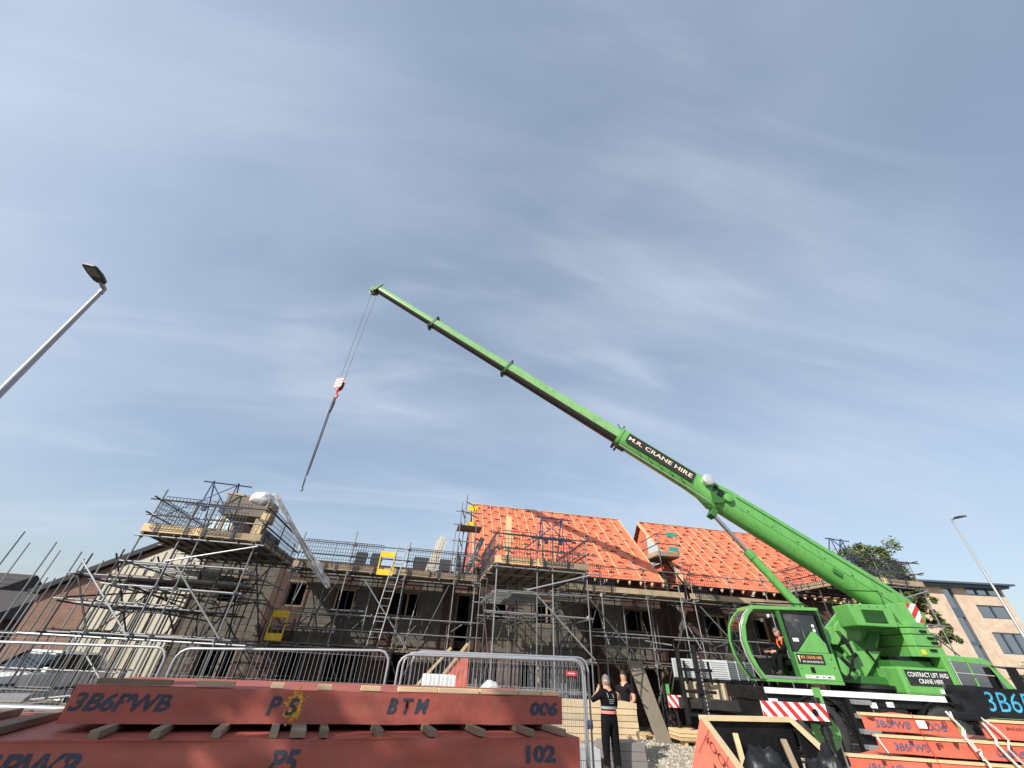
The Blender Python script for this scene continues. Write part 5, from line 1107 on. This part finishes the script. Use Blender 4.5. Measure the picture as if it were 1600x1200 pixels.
tag(B().lathe((3.33, 9.05, .98), (0, 0, 1), [(0, .05), (.06, .055), (.12, .05)], 10).make('fence_clip', 'gate_blue'), 'dark blue clip joining the fence posts beside the workers', 'clip')

# ================================================================== materials behind the fence
t = thing('white_pack', 'white wrapped pack of blocks behind the overlapping fence panels', 'pallet pack', (.62, 12.9, 0))
B().box(.2, 1.06, 12.6, 13.4, .14, 1.58).make('wrapped_blocks', 'white', t, bevel=.03)
for y in (12.65, 13.0, 13.35): B().box(.2, 1.06, y-.05, y+.05, .004, .138).make('pallet_bearer', 'timber', t)
for x in (.42, .63, .85): bx(t, 'seam', x-.004, x+.004, 12.595, 12.599, .14, 1.57, 'grey_clad')
t = thing('gable_cassette', 'red triangular gable panel with pale timber edges leaning behind the white pack', 'panel', (1.1, 14.4, 0))
B().prism([(1.45, 14.4, 2.32), (.62, 14.2, 1.35), (-.1, 14.1, .4), (-.1, 14.1, .02), (1.52, 14.2, .02), (1.52, 14.35, 1.75)], (0, .05, 0)).make('panel', 'cassette_orange', t)
bar(t, 'timber_edge', (1.45, 14.36, 2.34), (-.12, 14.06, .42), .06, .07, 'timber_pale')
t = thing('dormer_cheek', 'dark triangular panel with a pale timber edge left of the red one', 'panel', (.4, 14.8, 0))
B().prism([(.96, 14.9, 2.2), (-.4, 14.8, .7), (-.4, 14.8, .02), (1.0, 14.9, .02)], (0, .05, 0)).make('panel', 'black_plastic', t); bar(t, 'timber_edge', (.98, 14.86, 2.22), (-.42, 14.76, .7), .06, .07, 'timber_pale')
sack((2.1, 13.5, 1.0), .30, .28, .28, 12, 'white builders bag beside the stacked tubes behind the fence', 'builders_bag', 'polythene', 'bag')
tag(B().box(1.6, 2.6, 13.1, 13.9, .004, 1.0).make('block_pile', 'block', bevel=.01), 'grey block pile under the white builders bag', 'block pile')
for i in range(7):
    z = 1.08+.052*(i//3)+.0; y = 15.2+.06*(i % 3)
    o = B().tube((1.4+U(-.2, .2), y, z+.12), (5.4+U(-.2, .3), y, z+.1), .024, 8).make('scaffold_tube', 'galv', smooth=True); tag(o, ['front', 'middle', 'rear'][i % 3]+' tube in the '+['bottom', 'second', 'top'][i//3]+' layer of the rack beside the white bag', 'tube', 'loose tubes in the rack')
t = thing('tube_rack', 'low steel rack carrying loose tubes behind the fence', 'rack', (3.2, 15.3, 0))
for x in (1.9, 4.8):
    for y in (15.1, 15.5): tb(t, 'post', (x, y, .004), (x, y, 1.45))
    tb(t, 'cross_bar', (x, 15.0, 1.14), (x, 15.6, 1.14))
# timber pack, slabs, leaning board, pallets
t = thing('timber_pack', 'stack of pale sawn timber on bearers behind the two workers', 'timber stack', (4.5, 12.9, 0))
for k in range(6):
    z = .42+k*.128; x0_ = 2.6+U(-.05, .05); x1_ = 5.93
    for q in range(4): bx(t, 'board', x0_, x1_+U(-.012, .012), 12.5+q*.2, 12.69+q*.2, z, z+.115, 'timber_pale')
for x in (3.0, 4.3, 5.5): bx(t, 'bearer', x-.05, x+.05, 12.5, 13.3, .004, .415, 'timber')
t = thing('slab_stack', 'stack of dark grey slabs on the ground in front of the timber', 'slab stack', (5.2, 11.95, 0))
for k in range(3): bx(t, 'slab', 4.62+.02*k, 5.68-.01*k, 11.72, 12.3, .01+k*.16, .01+k*.16+.152, 'slab_grey')
t = thing('mesh_wrapped_stack', 'mesh wrapped grey stack between the fence end and the worker in the vest', 'pallet pack', (4.0, 11.7, 0))
for k in range(2): bx(t, 'slab', 3.55, 4.4, 11.4, 12.1, .01+k*.2, .01+k*.2+.19, 'grey_clad')
tag(B().prism([(8.05, 15.75, .01), (8.58, 15.72, .01), (8.36, 16.75, 2.2), (7.82, 16.78, 2.14)], (.0, .025, .01)).make('leaning_board', 'ply'), 'tall brown sheet of board leaning upright behind the workers', 'board')
for i, (x, y, z) in enumerate(((8.72, 15.2, .0), (7.9, 16.4, 0))):
    t = thing('pallet', ['timber pallet on the gravel left of the roof box', 'flat timber pallet at the foot of the leaning board'][i], 'pallet', (x+.4, y+.4, 0), 'timber pallets on the gravel')
    for k in range(3): bx(t, 'bearer', x+.02+k*.37, x+.12+k*.37, y, y+.8, .004+z, .10+z, 'timber')
    for k in range(6): bx(t, 'deck_board', x, x+.86, y+k*.14, y+k*.14+.10, .103+z, .125+z, 'timber')
for i in range(3):
    t = B().box(8.6, 9.5, 15.15, 15.9, .14+i*.09, .215+i*.09); tag(t.make('board_pack', 'timber', bevel=.005), ['bottom', 'middle', 'top'][i]+' timber sheet stacked on the pallet left of the roof box', 'board', 'sheets on the pallet')
sack((8.55, 16.5, .13), .28, .25, .22, 15, 'black rubbish bag beside the leaning board', 'rubbish_bag', 'black_plastic', 'bag')
# plant behind the crane tail
t = thing('lift_truck', 'black lifting truck with an upright mast left of the crane cab', 'lift truck', (7.2, 17.0, 0), crane=True)
B().box(6.9, 9.2, 16.9, 18.0, .35, 1.0).make('body', 'black_steel', t, bevel=.04)
for x, y in ((7.2, 16.95), (8.9, 16.95), (7.2, 17.95), (8.9, 17.95)): B().lathe((x, y-.1, .32), (0, 1, 0), [(0, .1), (0, .28), (.03, .32), (.17, .32), (.2, .28), (.2, .1)], 20).make('wheel', 'rubber', t, smooth=True)
for x in (6.42, 7.02): B().box(x-.06, x+.06, 16.55, 16.72, .55, 2.62+.1*(x > 7)).make('mast', 'black_steel', t, bevel=.01)
for k in range(16): bx(t, 'chain_link', 7.08, 7.11, 16.50, 16.545, .7+k*.11, .76+k*.11, 'silver')
for z in (.75, 1.35, 1.95): B().box(6.46, 7.5, 16.5, 16.545, z, z+.09).make('crossbar', 'black_steel', t)
for x in (6.5, 7.35): B().box(x, x+.06, 16.42, 16.49, 1.6, 2.25).make('fork', 'black', t)
t = thing('crate', 'beige crate with a braced end on the lift truck', 'crate', (7.6, 17.1, 1.0), crane=True)
cA, cB, cC = V((6.75, 17.25, 1.03)), V((8.0, 16.95, 1.03)), V((8.75, 17.45, 1.03)); zz = V((0, 0, .62)); cD = cA+(cC-cB)
B().prism([cA, cB, cC, cD], zz).make('body', 'crate_beige', t)
dr = (cC-cB).normalized(); nn_ = V((dr.y, -dr.x, 0))
for a, b_ in ((cB+V((0, 0, .04)), cC+V((0, 0, .04))), (cB+zz*.95, cC+zz*.95), (cB+dr*.05, cB+dr*.05+zz), (cC-dr*.05, cC-dr*.05+zz), (cB+dr*.25+V((0, 0, .12)), cC-dr*.25+zz*.8), (cB+dr*.22+zz*.2, cB+dr*.22+zz*.8)): bar(t, 'brace', a+nn_*.02, b_+nn_*.02, .05, .07, 'board', up=nn_)
dl = (cB-cA).normalized(); nl = V((dl.y, -dl.x, 0))
for s in (.1, .45, .8, 1.15): bar(t, 'brace', cA+dl*s+nl*.02, cA+dl*s+zz+nl*.02, .05, .07, 'toe', up=nl)
t = thing('ribbed_box', 'grey ribbed metal housing on top of the beige crate', 'metal box', (7.6, 17.2, 1.7), crane=True)
gA, gB, gC = V((6.45, 17.3, 1.76)), V((8.25, 16.9, 1.76)), V((9.7, 17.9, 1.76)); gD = gA+(gC-gB); zz = V((0, 0, .56))
B().prism([gA, gB, gC, gD], zz).make('housing', 'grey_clad', t)
for a, b_ in ((gA, gB), (gB, gC)):
    dd = (b_-a).normalized(); nr_ = V((dd.y, -dd.x, 0))
    for k in range(8): bar(t, 'rib', a+V((0, 0, .05+.064*k))+nr_*.01, b_+V((0, 0, .05+.064*k))+nr_*.01, .03, .03, 'grey_clad')
    for q in (0, .35, .7, 1): p = a.lerp(b_, q); bar(t, 'corner_strip', p+nr_*.015, p+zz+nr_*.015, .05, .05, 'grey_clad', up=nr_)
B().prism([gA-V((0, 0, .09)), gB-V((0, 0, .09)), gC-V((0, 0, .09)), gD-V((0, 0, .09))], (0, 0, .085)).make('base', 'black', t)
# steel tubes, box and timber at the lower left
for i, (z, y, m) in enumerate(((1.10, 8.25, 'galv_bright'), (1.0, 8.2, 'galv_bright'), (.94, 8.12, 'galv'), (.90, 8.02, 'galv_bright'), (1.04, 8.35, 'galv'), (.86, 7.95, 'galv'))):
    o = B().tube((-7.2, y-.1, z), (-4.5+.06*i, y, z+.0), .042, 14).make('steel_pipe', m, smooth=True); tag(o, ['highest', 'second highest', 'third highest', 'fourth', 'rear', 'lowest'][i]+' galvanised pipe in the bundle at the lower left corner', 'pipe', 'galvanised pipes at the lower left')
t = thing('pipe_stand', 'steel stand with an upright peg holding the galvanised pipes', 'stand', (-5.0, 8.0, 0))
for x in (-4.95, -6.6): B().box(x-.04, x+.04, 7.85, 8.45, .004, .80).make('trestle', 'galv_dark', t); tb(t, 'peg', (x, 7.84, .8), (x, 7.84, 1.12), 'galv_dark', .022)
B().path([(-4.95, 7.84, .9), (-4.85, 7.8, .9), (-4.8, 7.78, .96), (-4.72, 7.78, .97)], .015, 6).make('hook', 'galv_dark', t)
t = B().prism([(-6.75, 9.3, 1.06), (-6.1, 9.3, 1.06), (-6.14, 9.5, 1.16), (-6.8, 9.5, 1.14)], (0, .15, 0)); o = t.make('tool_box', 'slab_grey', bevel=.01); tag(o, 'dark grey flat tool box behind the galvanised pipes', 'box')
tag(B().box(-7.2, -5.9, 9.25, 9.9, .004, 1.055).make('bench', 'board'), 'low weathered bench under the dark tool box', 'bench')
for i in range(3): tag(B().prism([(-5.05+.05*i, 8.6+.1*i, .9+.07*i), (-4.3, 8.6+.1*i, .98+.07*i), (-4.3, 8.6+.1*i, 1.03+.07*i), (-5.0+.05*i, 8.6+.1*i, .96+.07*i)], (0, .09, 0)).make('timber_offcut', 'timber_pale'), ['lowest', 'middle', 'highest'][i]+' pale timber offcut beside the ends of the galvanised pipes', 'timber', 'timber offcuts at the lower left')
tag(B().box(-5.0, -4.35, 8.55, 8.95, .004, .89).make('trestle_box', 'board'), 'brown box under the pale timber offcuts', 'box')

# ================================================================== white car behind the fence
hx = V((-.30, -.954, 0)); sx_ = V((.954, -.30, 0)); c0 = V((-12.7, 18.9, 0))
def cp(f, s, z): return c0+hx*f+sx_*s+V((0, 0, z))
car = thing('car', 'white car parked nose-on behind the leftmost fence panel', 'car', c0)
prof = [(-2.2, .45, .78), (-2.25, 1.0, .80), (2.1, .98, .62), (2.3, .62, .70)]
body = B(); st_ = [(-2.3, .35, .95, .84), (-2.1, .3, 1.05, .90), (0.2, .3, 1.02, .91), (.55, .3, 1.02, .91), (1.5, .3, .95, .86), (1.95, .32, .80, .78), (2.05, .38, .6, .72)]
body.loft([[cp(f, -w, z0), cp(f, -w, (z0+z1)/2), cp(f, -w*.92, z1-.06), cp(f, -w*.75, z1), cp(f, w*.75, z1), cp(f, w*.92, z1-.06), cp(f, w, (z0+z1)/2), cp(f, w, z0)] for f, z0, z1, w in st_]); bd_ = body.make('body', 'paint_white', car, smooth=True)
B().loft([[cp(f, -w, 1.0), cp(f, -w*.99, z1-.12), cp(f, -w*.85, z1), cp(f, w*.85, z1), cp(f, w*.99, z1-.12), cp(f, w, 1.0)] for f, z1, w in ((-2.0, 1.35, .72), (-1.6, 1.56, .74), (-.35, 1.60, .74), (-.22, 1.585, .735))]).make('cabin', 'paint_white', car, smooth=True)
B().add([cp(-.20, -.70, 1.53), cp(-.20, .70, 1.53), cp(.52, .78, 1.03), cp(.52, -.78, 1.03)], [(0, 1, 2, 3)]).make('windscreen', 'glass_car', car)
for s in (-1, 1):
    B().prism([cp(-1.7, s*.76, 1.06), cp(.45, s*.80, 1.04), cp(-.2, s*.745, 1.5), cp(-1.5, s*.74, 1.5)], sx_*.012*s).make('side_window', 'glass_car', car)
    B().bar(cp(-.2, s*.73, 1.55), cp(.55, s*.81, 1.03), .05, .05).make('windscreen_pillar', 'black', car)
    B().ob(cp(.3, s*1.0, 1.08), hx*.06, sx_*.09, V((0, 0, .07))).make('mirror', 'paint_white', car, bevel=.03)
    B().ob(cp(1.93, s*.58, .72), hx*.06, sx_*.17, V((0, 0, .06))).make('headlight', 'silver', car, bevel=.02)
    for f in (1.35, -1.35):
        w = B().lathe(cp(f, s*.72, .33), sx_*s, [(0, .2), (0, .3), (.03, .33), (.17, .33), (.2, .29), (.2, .2)], 24).make('wheel', 'rubber', car, smooth=True); B().lathe(cp(f, s*.74, .33), sx_*s, [(.1, .02), (.17, .05), (.17, .2), (.185, .21)], 16).make('rim', 'silver', w, smooth=True)
B().box(0, 0, 0, 0, 0, 0) if False else None
B().ob(cp(2.02, 0, .5), hx*.03, sx_*.5, V((0, 0, .07))).make('grille', 'black', car); B().ob(cp(2.07, 0, .42), hx*.01, sx_*.26, V((0, 0, .055))).make('number_plate', 'white', car)
for s, w in ((-.35, .12), (-.1, .1), (.4, .14)): B().ob(cp(-.12, s, 1.49), hx*.02, sx_*w, V((0, 0, .012))).make('windscreen_sticker', 'white', car)
B().bar(cp(.5, -.75, 1.045), cp(.5, .75, 1.045), .04, .02).make('wiper', 'black', car)
# unseen tree added outside the frame, crown shaped to shade the front stack
tree((-9.0, -.6, 0), 11.0, [(-.9, 1.5, 7.35, 1.0), (-1.9, 1.3, 7.3, 1.0), (.7, -.2, 10.35, .9), (1.5, -.1, 10.35, .9), (.35, .05, 8.4, .5), (1.35, .25, 8.4, .5), (2.35, .5, 8.4, .5), (-.85, -.2, 8.4, .6), (-1.6, .2, 8.0, .7), (-.6, -.3, 9.6, .7)], 24000, 'added unseen leafy tree left of the frame, shading the front stack', ['leaf', 'leaf_brown'], 13, .15)
# stillages of scaffold fittings and tubes behind the left fence panel
for i, (x, y) in enumerate(((-8.2, 12.6), (-6.3, 12.9), (-4.4, 12.7))):
    t = thing('stillage', ['left', 'middle', 'right'][i]+' steel stillage of scaffold tubes behind the left fence panels', 'stillage', (x, y, 0), 'stillages of tubes behind the fence')
    for sx in (-.6, .6):
        for sy in (-.35, .35): tb(t, 'post', (x+sx, y+sy, .004), (x+sx, y+sy, 1.35), 'galv_dark', .03)
    for z in (.2, 1.0):
        for sy in (-.35, .35): tb(t, 'rail', (x-.6, y+sy, z), (x+.6, y+sy, z), 'galv_dark', .025)
        for sx in (-.6, .6): tb(t, 'rail', (x+sx, y-.35, z+.04), (x+sx, y+.35, z+.04), 'galv_dark', .025)
    for k in range(16): tb(t, 'tube', (x-1.0+U(-.3, .2), y-.28+.14*(k % 5), .26+.1*(k//5)+U(0, .5)), (x+1.0+U(-.2, .4), y-.28+.14*((k*2) % 5), .26+.1*(k//5)+U(0, .6)), random.choice(['galv', 'galv_dark', 'galv_bright', 'board']))
# ================================================================== people
SKN = []
def figure(par, name, J_, bones, place, smooth=2):
    """one continuous skinned surface; bones: (joint, joint, material); place maps local joints into the scene"""
    keys = list(J_); me = bpy.data.meshes.new('figure'); me.from_pydata([place(V(J_[k][0])) for k in keys], [(keys.index(a), keys.index(b)) for a, b, _ in bones], [])
    ob = bpy.data.objects.new('figure', me); COL.objects.link(ob)
    md = ob.modifiers.new('skin', 'SKIN'); md.use_smooth_shade = True; md.branch_smoothing = .4
    sub = ob.modifiers.new('sub', 'SUBSURF'); sub.levels = smooth; sub.render_levels = smooth
    for i, k in enumerate(keys):
        r = J_[k][1]; me.skin_vertices[0].data[i].radius = r if isinstance(r, tuple) else (r, r); me.skin_vertices[0].data[i].use_root = (i == 0)
    SKN.append((ob, par, name, [(place(V(J_[a][0])), place(V(J_[b][0])), m) for a, b, m in bones]))
def flush_people():
    bpy.context.view_layer.update(); dg = bpy.context.evaluated_depsgraph_get()
    for ob, par, name, segs in SKN:
        me = bpy.data.meshes.new_from_object(ob.evaluated_get(dg)); ms = sorted({s[2] for s in segs}); me.materials.clear()
        for m in ms: me.materials.append(MATS[m])
        for p in me.polygons:
            best = None
            for a, b, m in segs:
                d = b-a; t = max(0, min(1, (p.center-a).dot(d)/max(d.dot(d), 1e-9))); q = (p.center-(a+d*t)).length
                if best is None or q < best[0]: best = (q, m)
            p.material_index = ms.index(best[1]); p.use_smooth = True
        o_ = org(par)
        for v in me.vertices: v.co -= o_
        link(name, me, par); bpy.data.objects.remove(ob)
def hand(J_, bones, w, pal, fd, sd, tag_, m='skin'):
    """palm and five bent fingers; fd: finger direction, sd: across the palm towards the thumb"""
    fd, sd = V(fd).normalized(), V(sd).normalized(); nd = fd.cross(sd); p = V(J_[w][0])
    J_[pal] = (p+fd*.06, (.030, .022)); bones.append((w, pal, m))
    for k, (o, l) in enumerate(((.028, .065), (.010, .075), (-.010, .070), (-.028, .055))):
        a, b, c = tag_+'f%da' % k, tag_+'f%db' % k, tag_+'f%dc' % k; q = p+fd*.095+sd*o
        J_[a] = (q, .0095); J_[b] = (q+fd*l*.55+nd*.008, .009); J_[c] = (q+fd*l*.9+nd*.028, .0075); bones += [(pal, a, m), (a, b, m), (b, c, m)]
    a, b = tag_+'ta', tag_+'tb'; J_[a] = (p+fd*.05+sd*.04, .011); J_[b] = (p+fd*.085+sd*.062, .009); bones += [(pal, a, m), (a, b, m)]
def head_parts(par, place, c, f, hair, hm, skin):
    """face on the front of the head, ears, hair; c: head centre, f: facing (local)"""
    c, f = V(c), V(f).normalized(); up = V((0, 0, 1)); sd = up.cross(f).normalized()
    g = lambda x, y, z: place(c+sd*x+f*y+up*z)
    B().loft([[g(-.008, .085, .025), g(.008, .085, .025), g(0, .08, .03)], [g(-.016, .088, -.02), g(.016, .088, -.02), g(0, .115, -.018)], [g(-.012, .085, -.03), g(.012, .085, -.03), g(0, .10, -.03)]]).make('nose', skin, par, smooth=True)
    for s in (-1, 1):
        B().lathe(g(s*.032, .078, .018), place(c+f)-place(c), [(0, .013), (.008, .011), (.012, .004)], 8).make('eye', 'hair_dark', par, smooth=True)
        B().ob(g(s*.034, .086, .038), (g(.02, 0, 0)-g(0, 0, 0)), (g(0, .006, 0)-g(0, 0, 0)), (g(0, 0, .004)-g(0, 0, 0))).make('eyebrow', hm, par)
        B().lathe(g(s*.078, -.005, .0), (g(s, 0, 0)-g(0, 0, 0)), [(-.012, .02), (0, .03), (.012, .026), (.014, .01)], 10).make('ear', skin, par, smooth=True)
    B().ob(g(0, .083, -.062), (g(.024, 0, 0)-g(0, 0, 0)), (g(0, .006, 0)-g(0, 0, 0)), (g(0, 0, .005)-g(0, 0, 0))).make('mouth', 'skin_red', par)
    h = B(); rings = []
    for i in range(7):
        a = math.pi*.5*i/6; rr = math.cos(a); zz = math.sin(a); rings.append([])
        for k in range(16):
            b = 6.2832*k/16; y = math.sin(b); low = -.055 if y < -.2 else (.055 if y > .45 else -.0); z = low+(hair-low)*zz if i else low
            rings[-1].append(g(.094*rr*math.cos(b), .112*rr*y-.002, z))
    h.loft(rings, caps=True); h.make('hair', hm, par, smooth=True)
def placer(loc, rz, tilt=None):
    Rz = M.Rotation(rz, 3, 'Z'); loc = V(loc); return lambda p: loc+Rz @ V(p)
def stand_joints(torso='cloth_tee', legs='cloth_black', arm='skin', upper='cloth_tee'):
    J_ = {'pelvis': ((0, 0, .96), (.20, .15)), 'waist': ((0, .0, 1.10), (.20, .15)), 'chest': ((0, .0, 1.28), (.235, .16)), 'collar': ((0, .01, 1.42), (.16, .12)), 'neck': ((0, 0, 1.51), .074), 'jaw': ((0, -.022, 1.585), (.085, .098)), 'skull': ((0, -.012, 1.66), (.105, .125)), 'crown': ((0, 0, 1.715), (.08, .095))}
    bones = [('pelvis', 'waist', torso), ('waist', 'chest', torso), ('chest', 'collar', torso), ('collar', 'neck', 'skin'), ('neck', 'jaw', 'skin'), ('jaw', 'skull', 'skin'), ('skull', 'crown', 'skin')]
    for s, k in ((-1, 'l'), (1, 'r')):
        J_[k+'hip'] = ((s*.11, 0, .88), (.13, .135)); J_[k+'knee'] = ((s*.13, -.02, .50), (.095, .10)); J_[k+'ankle'] = ((s*.15, .02, .12), (.072, .08)); J_[k+'toe'] = ((s*.17, -.17, .05), (.055, .046)); J_[k+'heel'] = ((s*.15, .06, .055), .05)
        bones += [('pelvis', k+'hip', legs), (k+'hip', k+'knee', legs), (k+'knee', k+'ankle', legs), (k+'ankle', k+'toe', 'shoe'), (k+'ankle', k+'heel', 'shoe')]
        J_[k+'sho'] = ((s*.205, .01, 1.39), .088); bones.append(('collar', k+'sho', upper))
    return J_, bones
def arm(J_, bones, k, el, wr, up, fore, fd, sd):
    s0 = V(J_[k+'sho'][0]); el, wr = V(el), V(wr); J_[k+'mid'] = (s0.lerp(el, .5), .070); J_[k+'el'] = (el, .054); J_[k+'wr'] = (wr, (.037, .034))
    bones += [(k+'sho', k+'mid', up), (k+'mid', k+'el', up if up == 'cloth_black' else fore), (k+'el', k+'wr', fore)]; hand(J_, bones, k+'wr', k+'palm', fd, sd, k)
def band(par, place, z, rx, ry, h, m, name, lean=0):
    ring = lambda zz, e: [place(V(((rx+e)*math.cos(6.2832*i/28), (ry+e)*math.sin(6.2832*i/28)+lean, zz))) for i in range(28)]
    B().loft([ring(z, 0), ring(z+h, 0), ring(z+h, -.02), ring(z, -.02)], caps=False).make(name, m, par, smooth=True)
# worker seen from behind, hand raised to the ear, black vest with bands
pl = placer((4.68, 11.40, 0), R(192)); w1 = thing('person', 'person seen from behind in a black vest with grey and pink bands', 'person', (4.68, 11.40, 0))
J_, bo = stand_joints('cloth_black', 'cloth_black', 'skin', 'cloth_black')
arm(J_, bo, 'r', (.40, -.08, 1.26), (.16, -.19, 1.42), 'cloth_black', 'skin', (-.5, .1, 1), (0, -1, .2)); arm(J_, bo, 'l', (-.25, -.06, 1.14), (-.10, -.28, 1.12), 'cloth_black', 'cloth_black', (.5, -1, .2), (0, .2, 1))
figure(w1, 'body', J_, bo, pl); head_parts(w1, pl, (0, -.014, 1.635), (0, -1, -.15), .152, 'hair_grey', 'skin')
band(w1, pl, 1.12, .205, .158, .05, 'reflective', 'grey_band'); band(w1, pl, 1.035, .203, .160, .055, 'hi_pink', 'pink_band')
for s in (-.07, .07): B().path([pl((s, .05, 1.455)), pl((s*1.05, .135, 1.38)), pl((s*1.1, .15, 1.33))], .007, 6).make('shoulder_stripe', 'reflective', w1)
for k in range(3): B().ob(pl((0, .158, 1.30-.035*k)), (pl((.075-.01*k, 0, 0))-pl((0, 0, 0))), (pl((0, .003, 0))-pl((0, 0, 0))), V((0, 0, .007))).make('faded_print', 'reflective', w1)
# worker facing the camera side, dark T-shirt
pl2 = placer((6.16, 13.62, .02), R(-50)); w2 = thing('person', 'dark haired person in a plain black T-shirt beside the timber stack', 'person', (6.16, 13.62, 0))
J_, bo = stand_joints('cloth_tee', 'cloth_black')
arm(J_, bo, 'r', (.27, -.04, 1.13), (.20, -.26, 1.02), 'cloth_tee', 'skin', (-.3, -1, -.1), (-.2, 0, 1)); arm(J_, bo, 'l', (-.27, .0, 1.13), (-.22, -.20, .96), 'cloth_tee', 'skin', (.3, -1, -.1), (.2, 0, 1))
sc_h = 1.045; pl2s = lambda p: pl2(V(p)*sc_h)
figure(w2, 'body', J_, bo, pl2s); head_parts(w2, pl2s, (0, -.014, 1.645), (-.12, -1, -.06), .152, 'hair_dark', 'skin')
# crane driver seated in the cab, facing the boom tip
OC = (9.15, 14.55, 2.4); w3 = thing('person', 'crane driver in black with orange braces seated in the green cab', 'person', OC, crane=True)
pc = lambda p: V(p)
J_ = {'pelvis': ((9.25, 14.57, 2.46), (.19, .16)), 'waist': ((9.22, 14.56, 2.60), (.18, .15)), 'chest': ((9.14, 14.54, 2.76), (.19, .16)), 'collar': ((9.06, 14.52, 2.89), (.13, .12)), 'neck': ((9.0, 14.51, 2.97), .07), 'jaw': ((8.95, 14.50, 3.02), (.088, .086)), 'skull': ((8.955, 14.50, 3.10), (.112, .104)), 'crown': ((8.97, 14.50, 3.155), (.085, .08)),
      'lhip': ((9.2, 14.46, 2.44), .12), 'lknee': ((8.78, 14.42, 2.47), .092), 'lank': ((8.70, 14.42, 2.05), .07), 'ltoe': ((8.56, 14.42, 1.97), .05), 'rhip': ((9.2, 14.68, 2.44), .12), 'rknee': ((8.78, 14.72, 2.47), .092), 'rank': ((8.66, 14.72, 2.05), .07), 'rtoe': ((8.52, 14.72, 1.97), .05), 'lsho': ((9.08, 14.36, 2.88), .085), 'rsho': ((9.08, 14.70, 2.88), .085)}
bo = [('pelvis', 'waist', 'cloth_black'), ('waist', 'chest', 'cloth_black'), ('chest', 'collar', 'cloth_black'), ('collar', 'neck', 'skin_red'), ('neck', 'jaw', 'skin_red'), ('jaw', 'skull', 'skin_red'), ('skull', 'crown', 'skin_red'), ('collar', 'lsho', 'cloth_black'), ('collar', 'rsho', 'cloth_black')]
for k in 'lr': bo += [('pelvis', k+'hip', 'cloth_black'), (k+'hip', k+'knee', 'cloth_black'), (k+'knee', k+'ank', 'cloth_black'), (k+'ank', k+'toe', 'shoe')]
arm(J_, bo, 'l', (8.92, 14.30, 2.65), (8.66, 14.36, 2.56), 'cloth_black', 'cloth_black', (-1, .1, -.1), (0, .6, .8)); arm(J_, bo, 'r', (8.92, 14.74, 2.65), (8.66, 14.70, 2.56), 'cloth_black', 'cloth_black', (-1, -.1, -.1), (0, -.6, .8))
figure(w3, 'body', J_, bo, pc); head_parts(w3, pc, (8.955, 14.50, 3.07), (-1, -.45, -.25), .155, 'hair_grey', 'skin_red')
for y in (14.41, 14.64): B().path([(9.08, y, 2.955), (8.985, y-.012, 2.90), (8.965, y, 2.78), (9.03, y, 2.62)], [.022, .026, .026, .022], 6).make('orange_brace', 'hi_orange', w3, smooth=True)
flush_people()
flush_text()
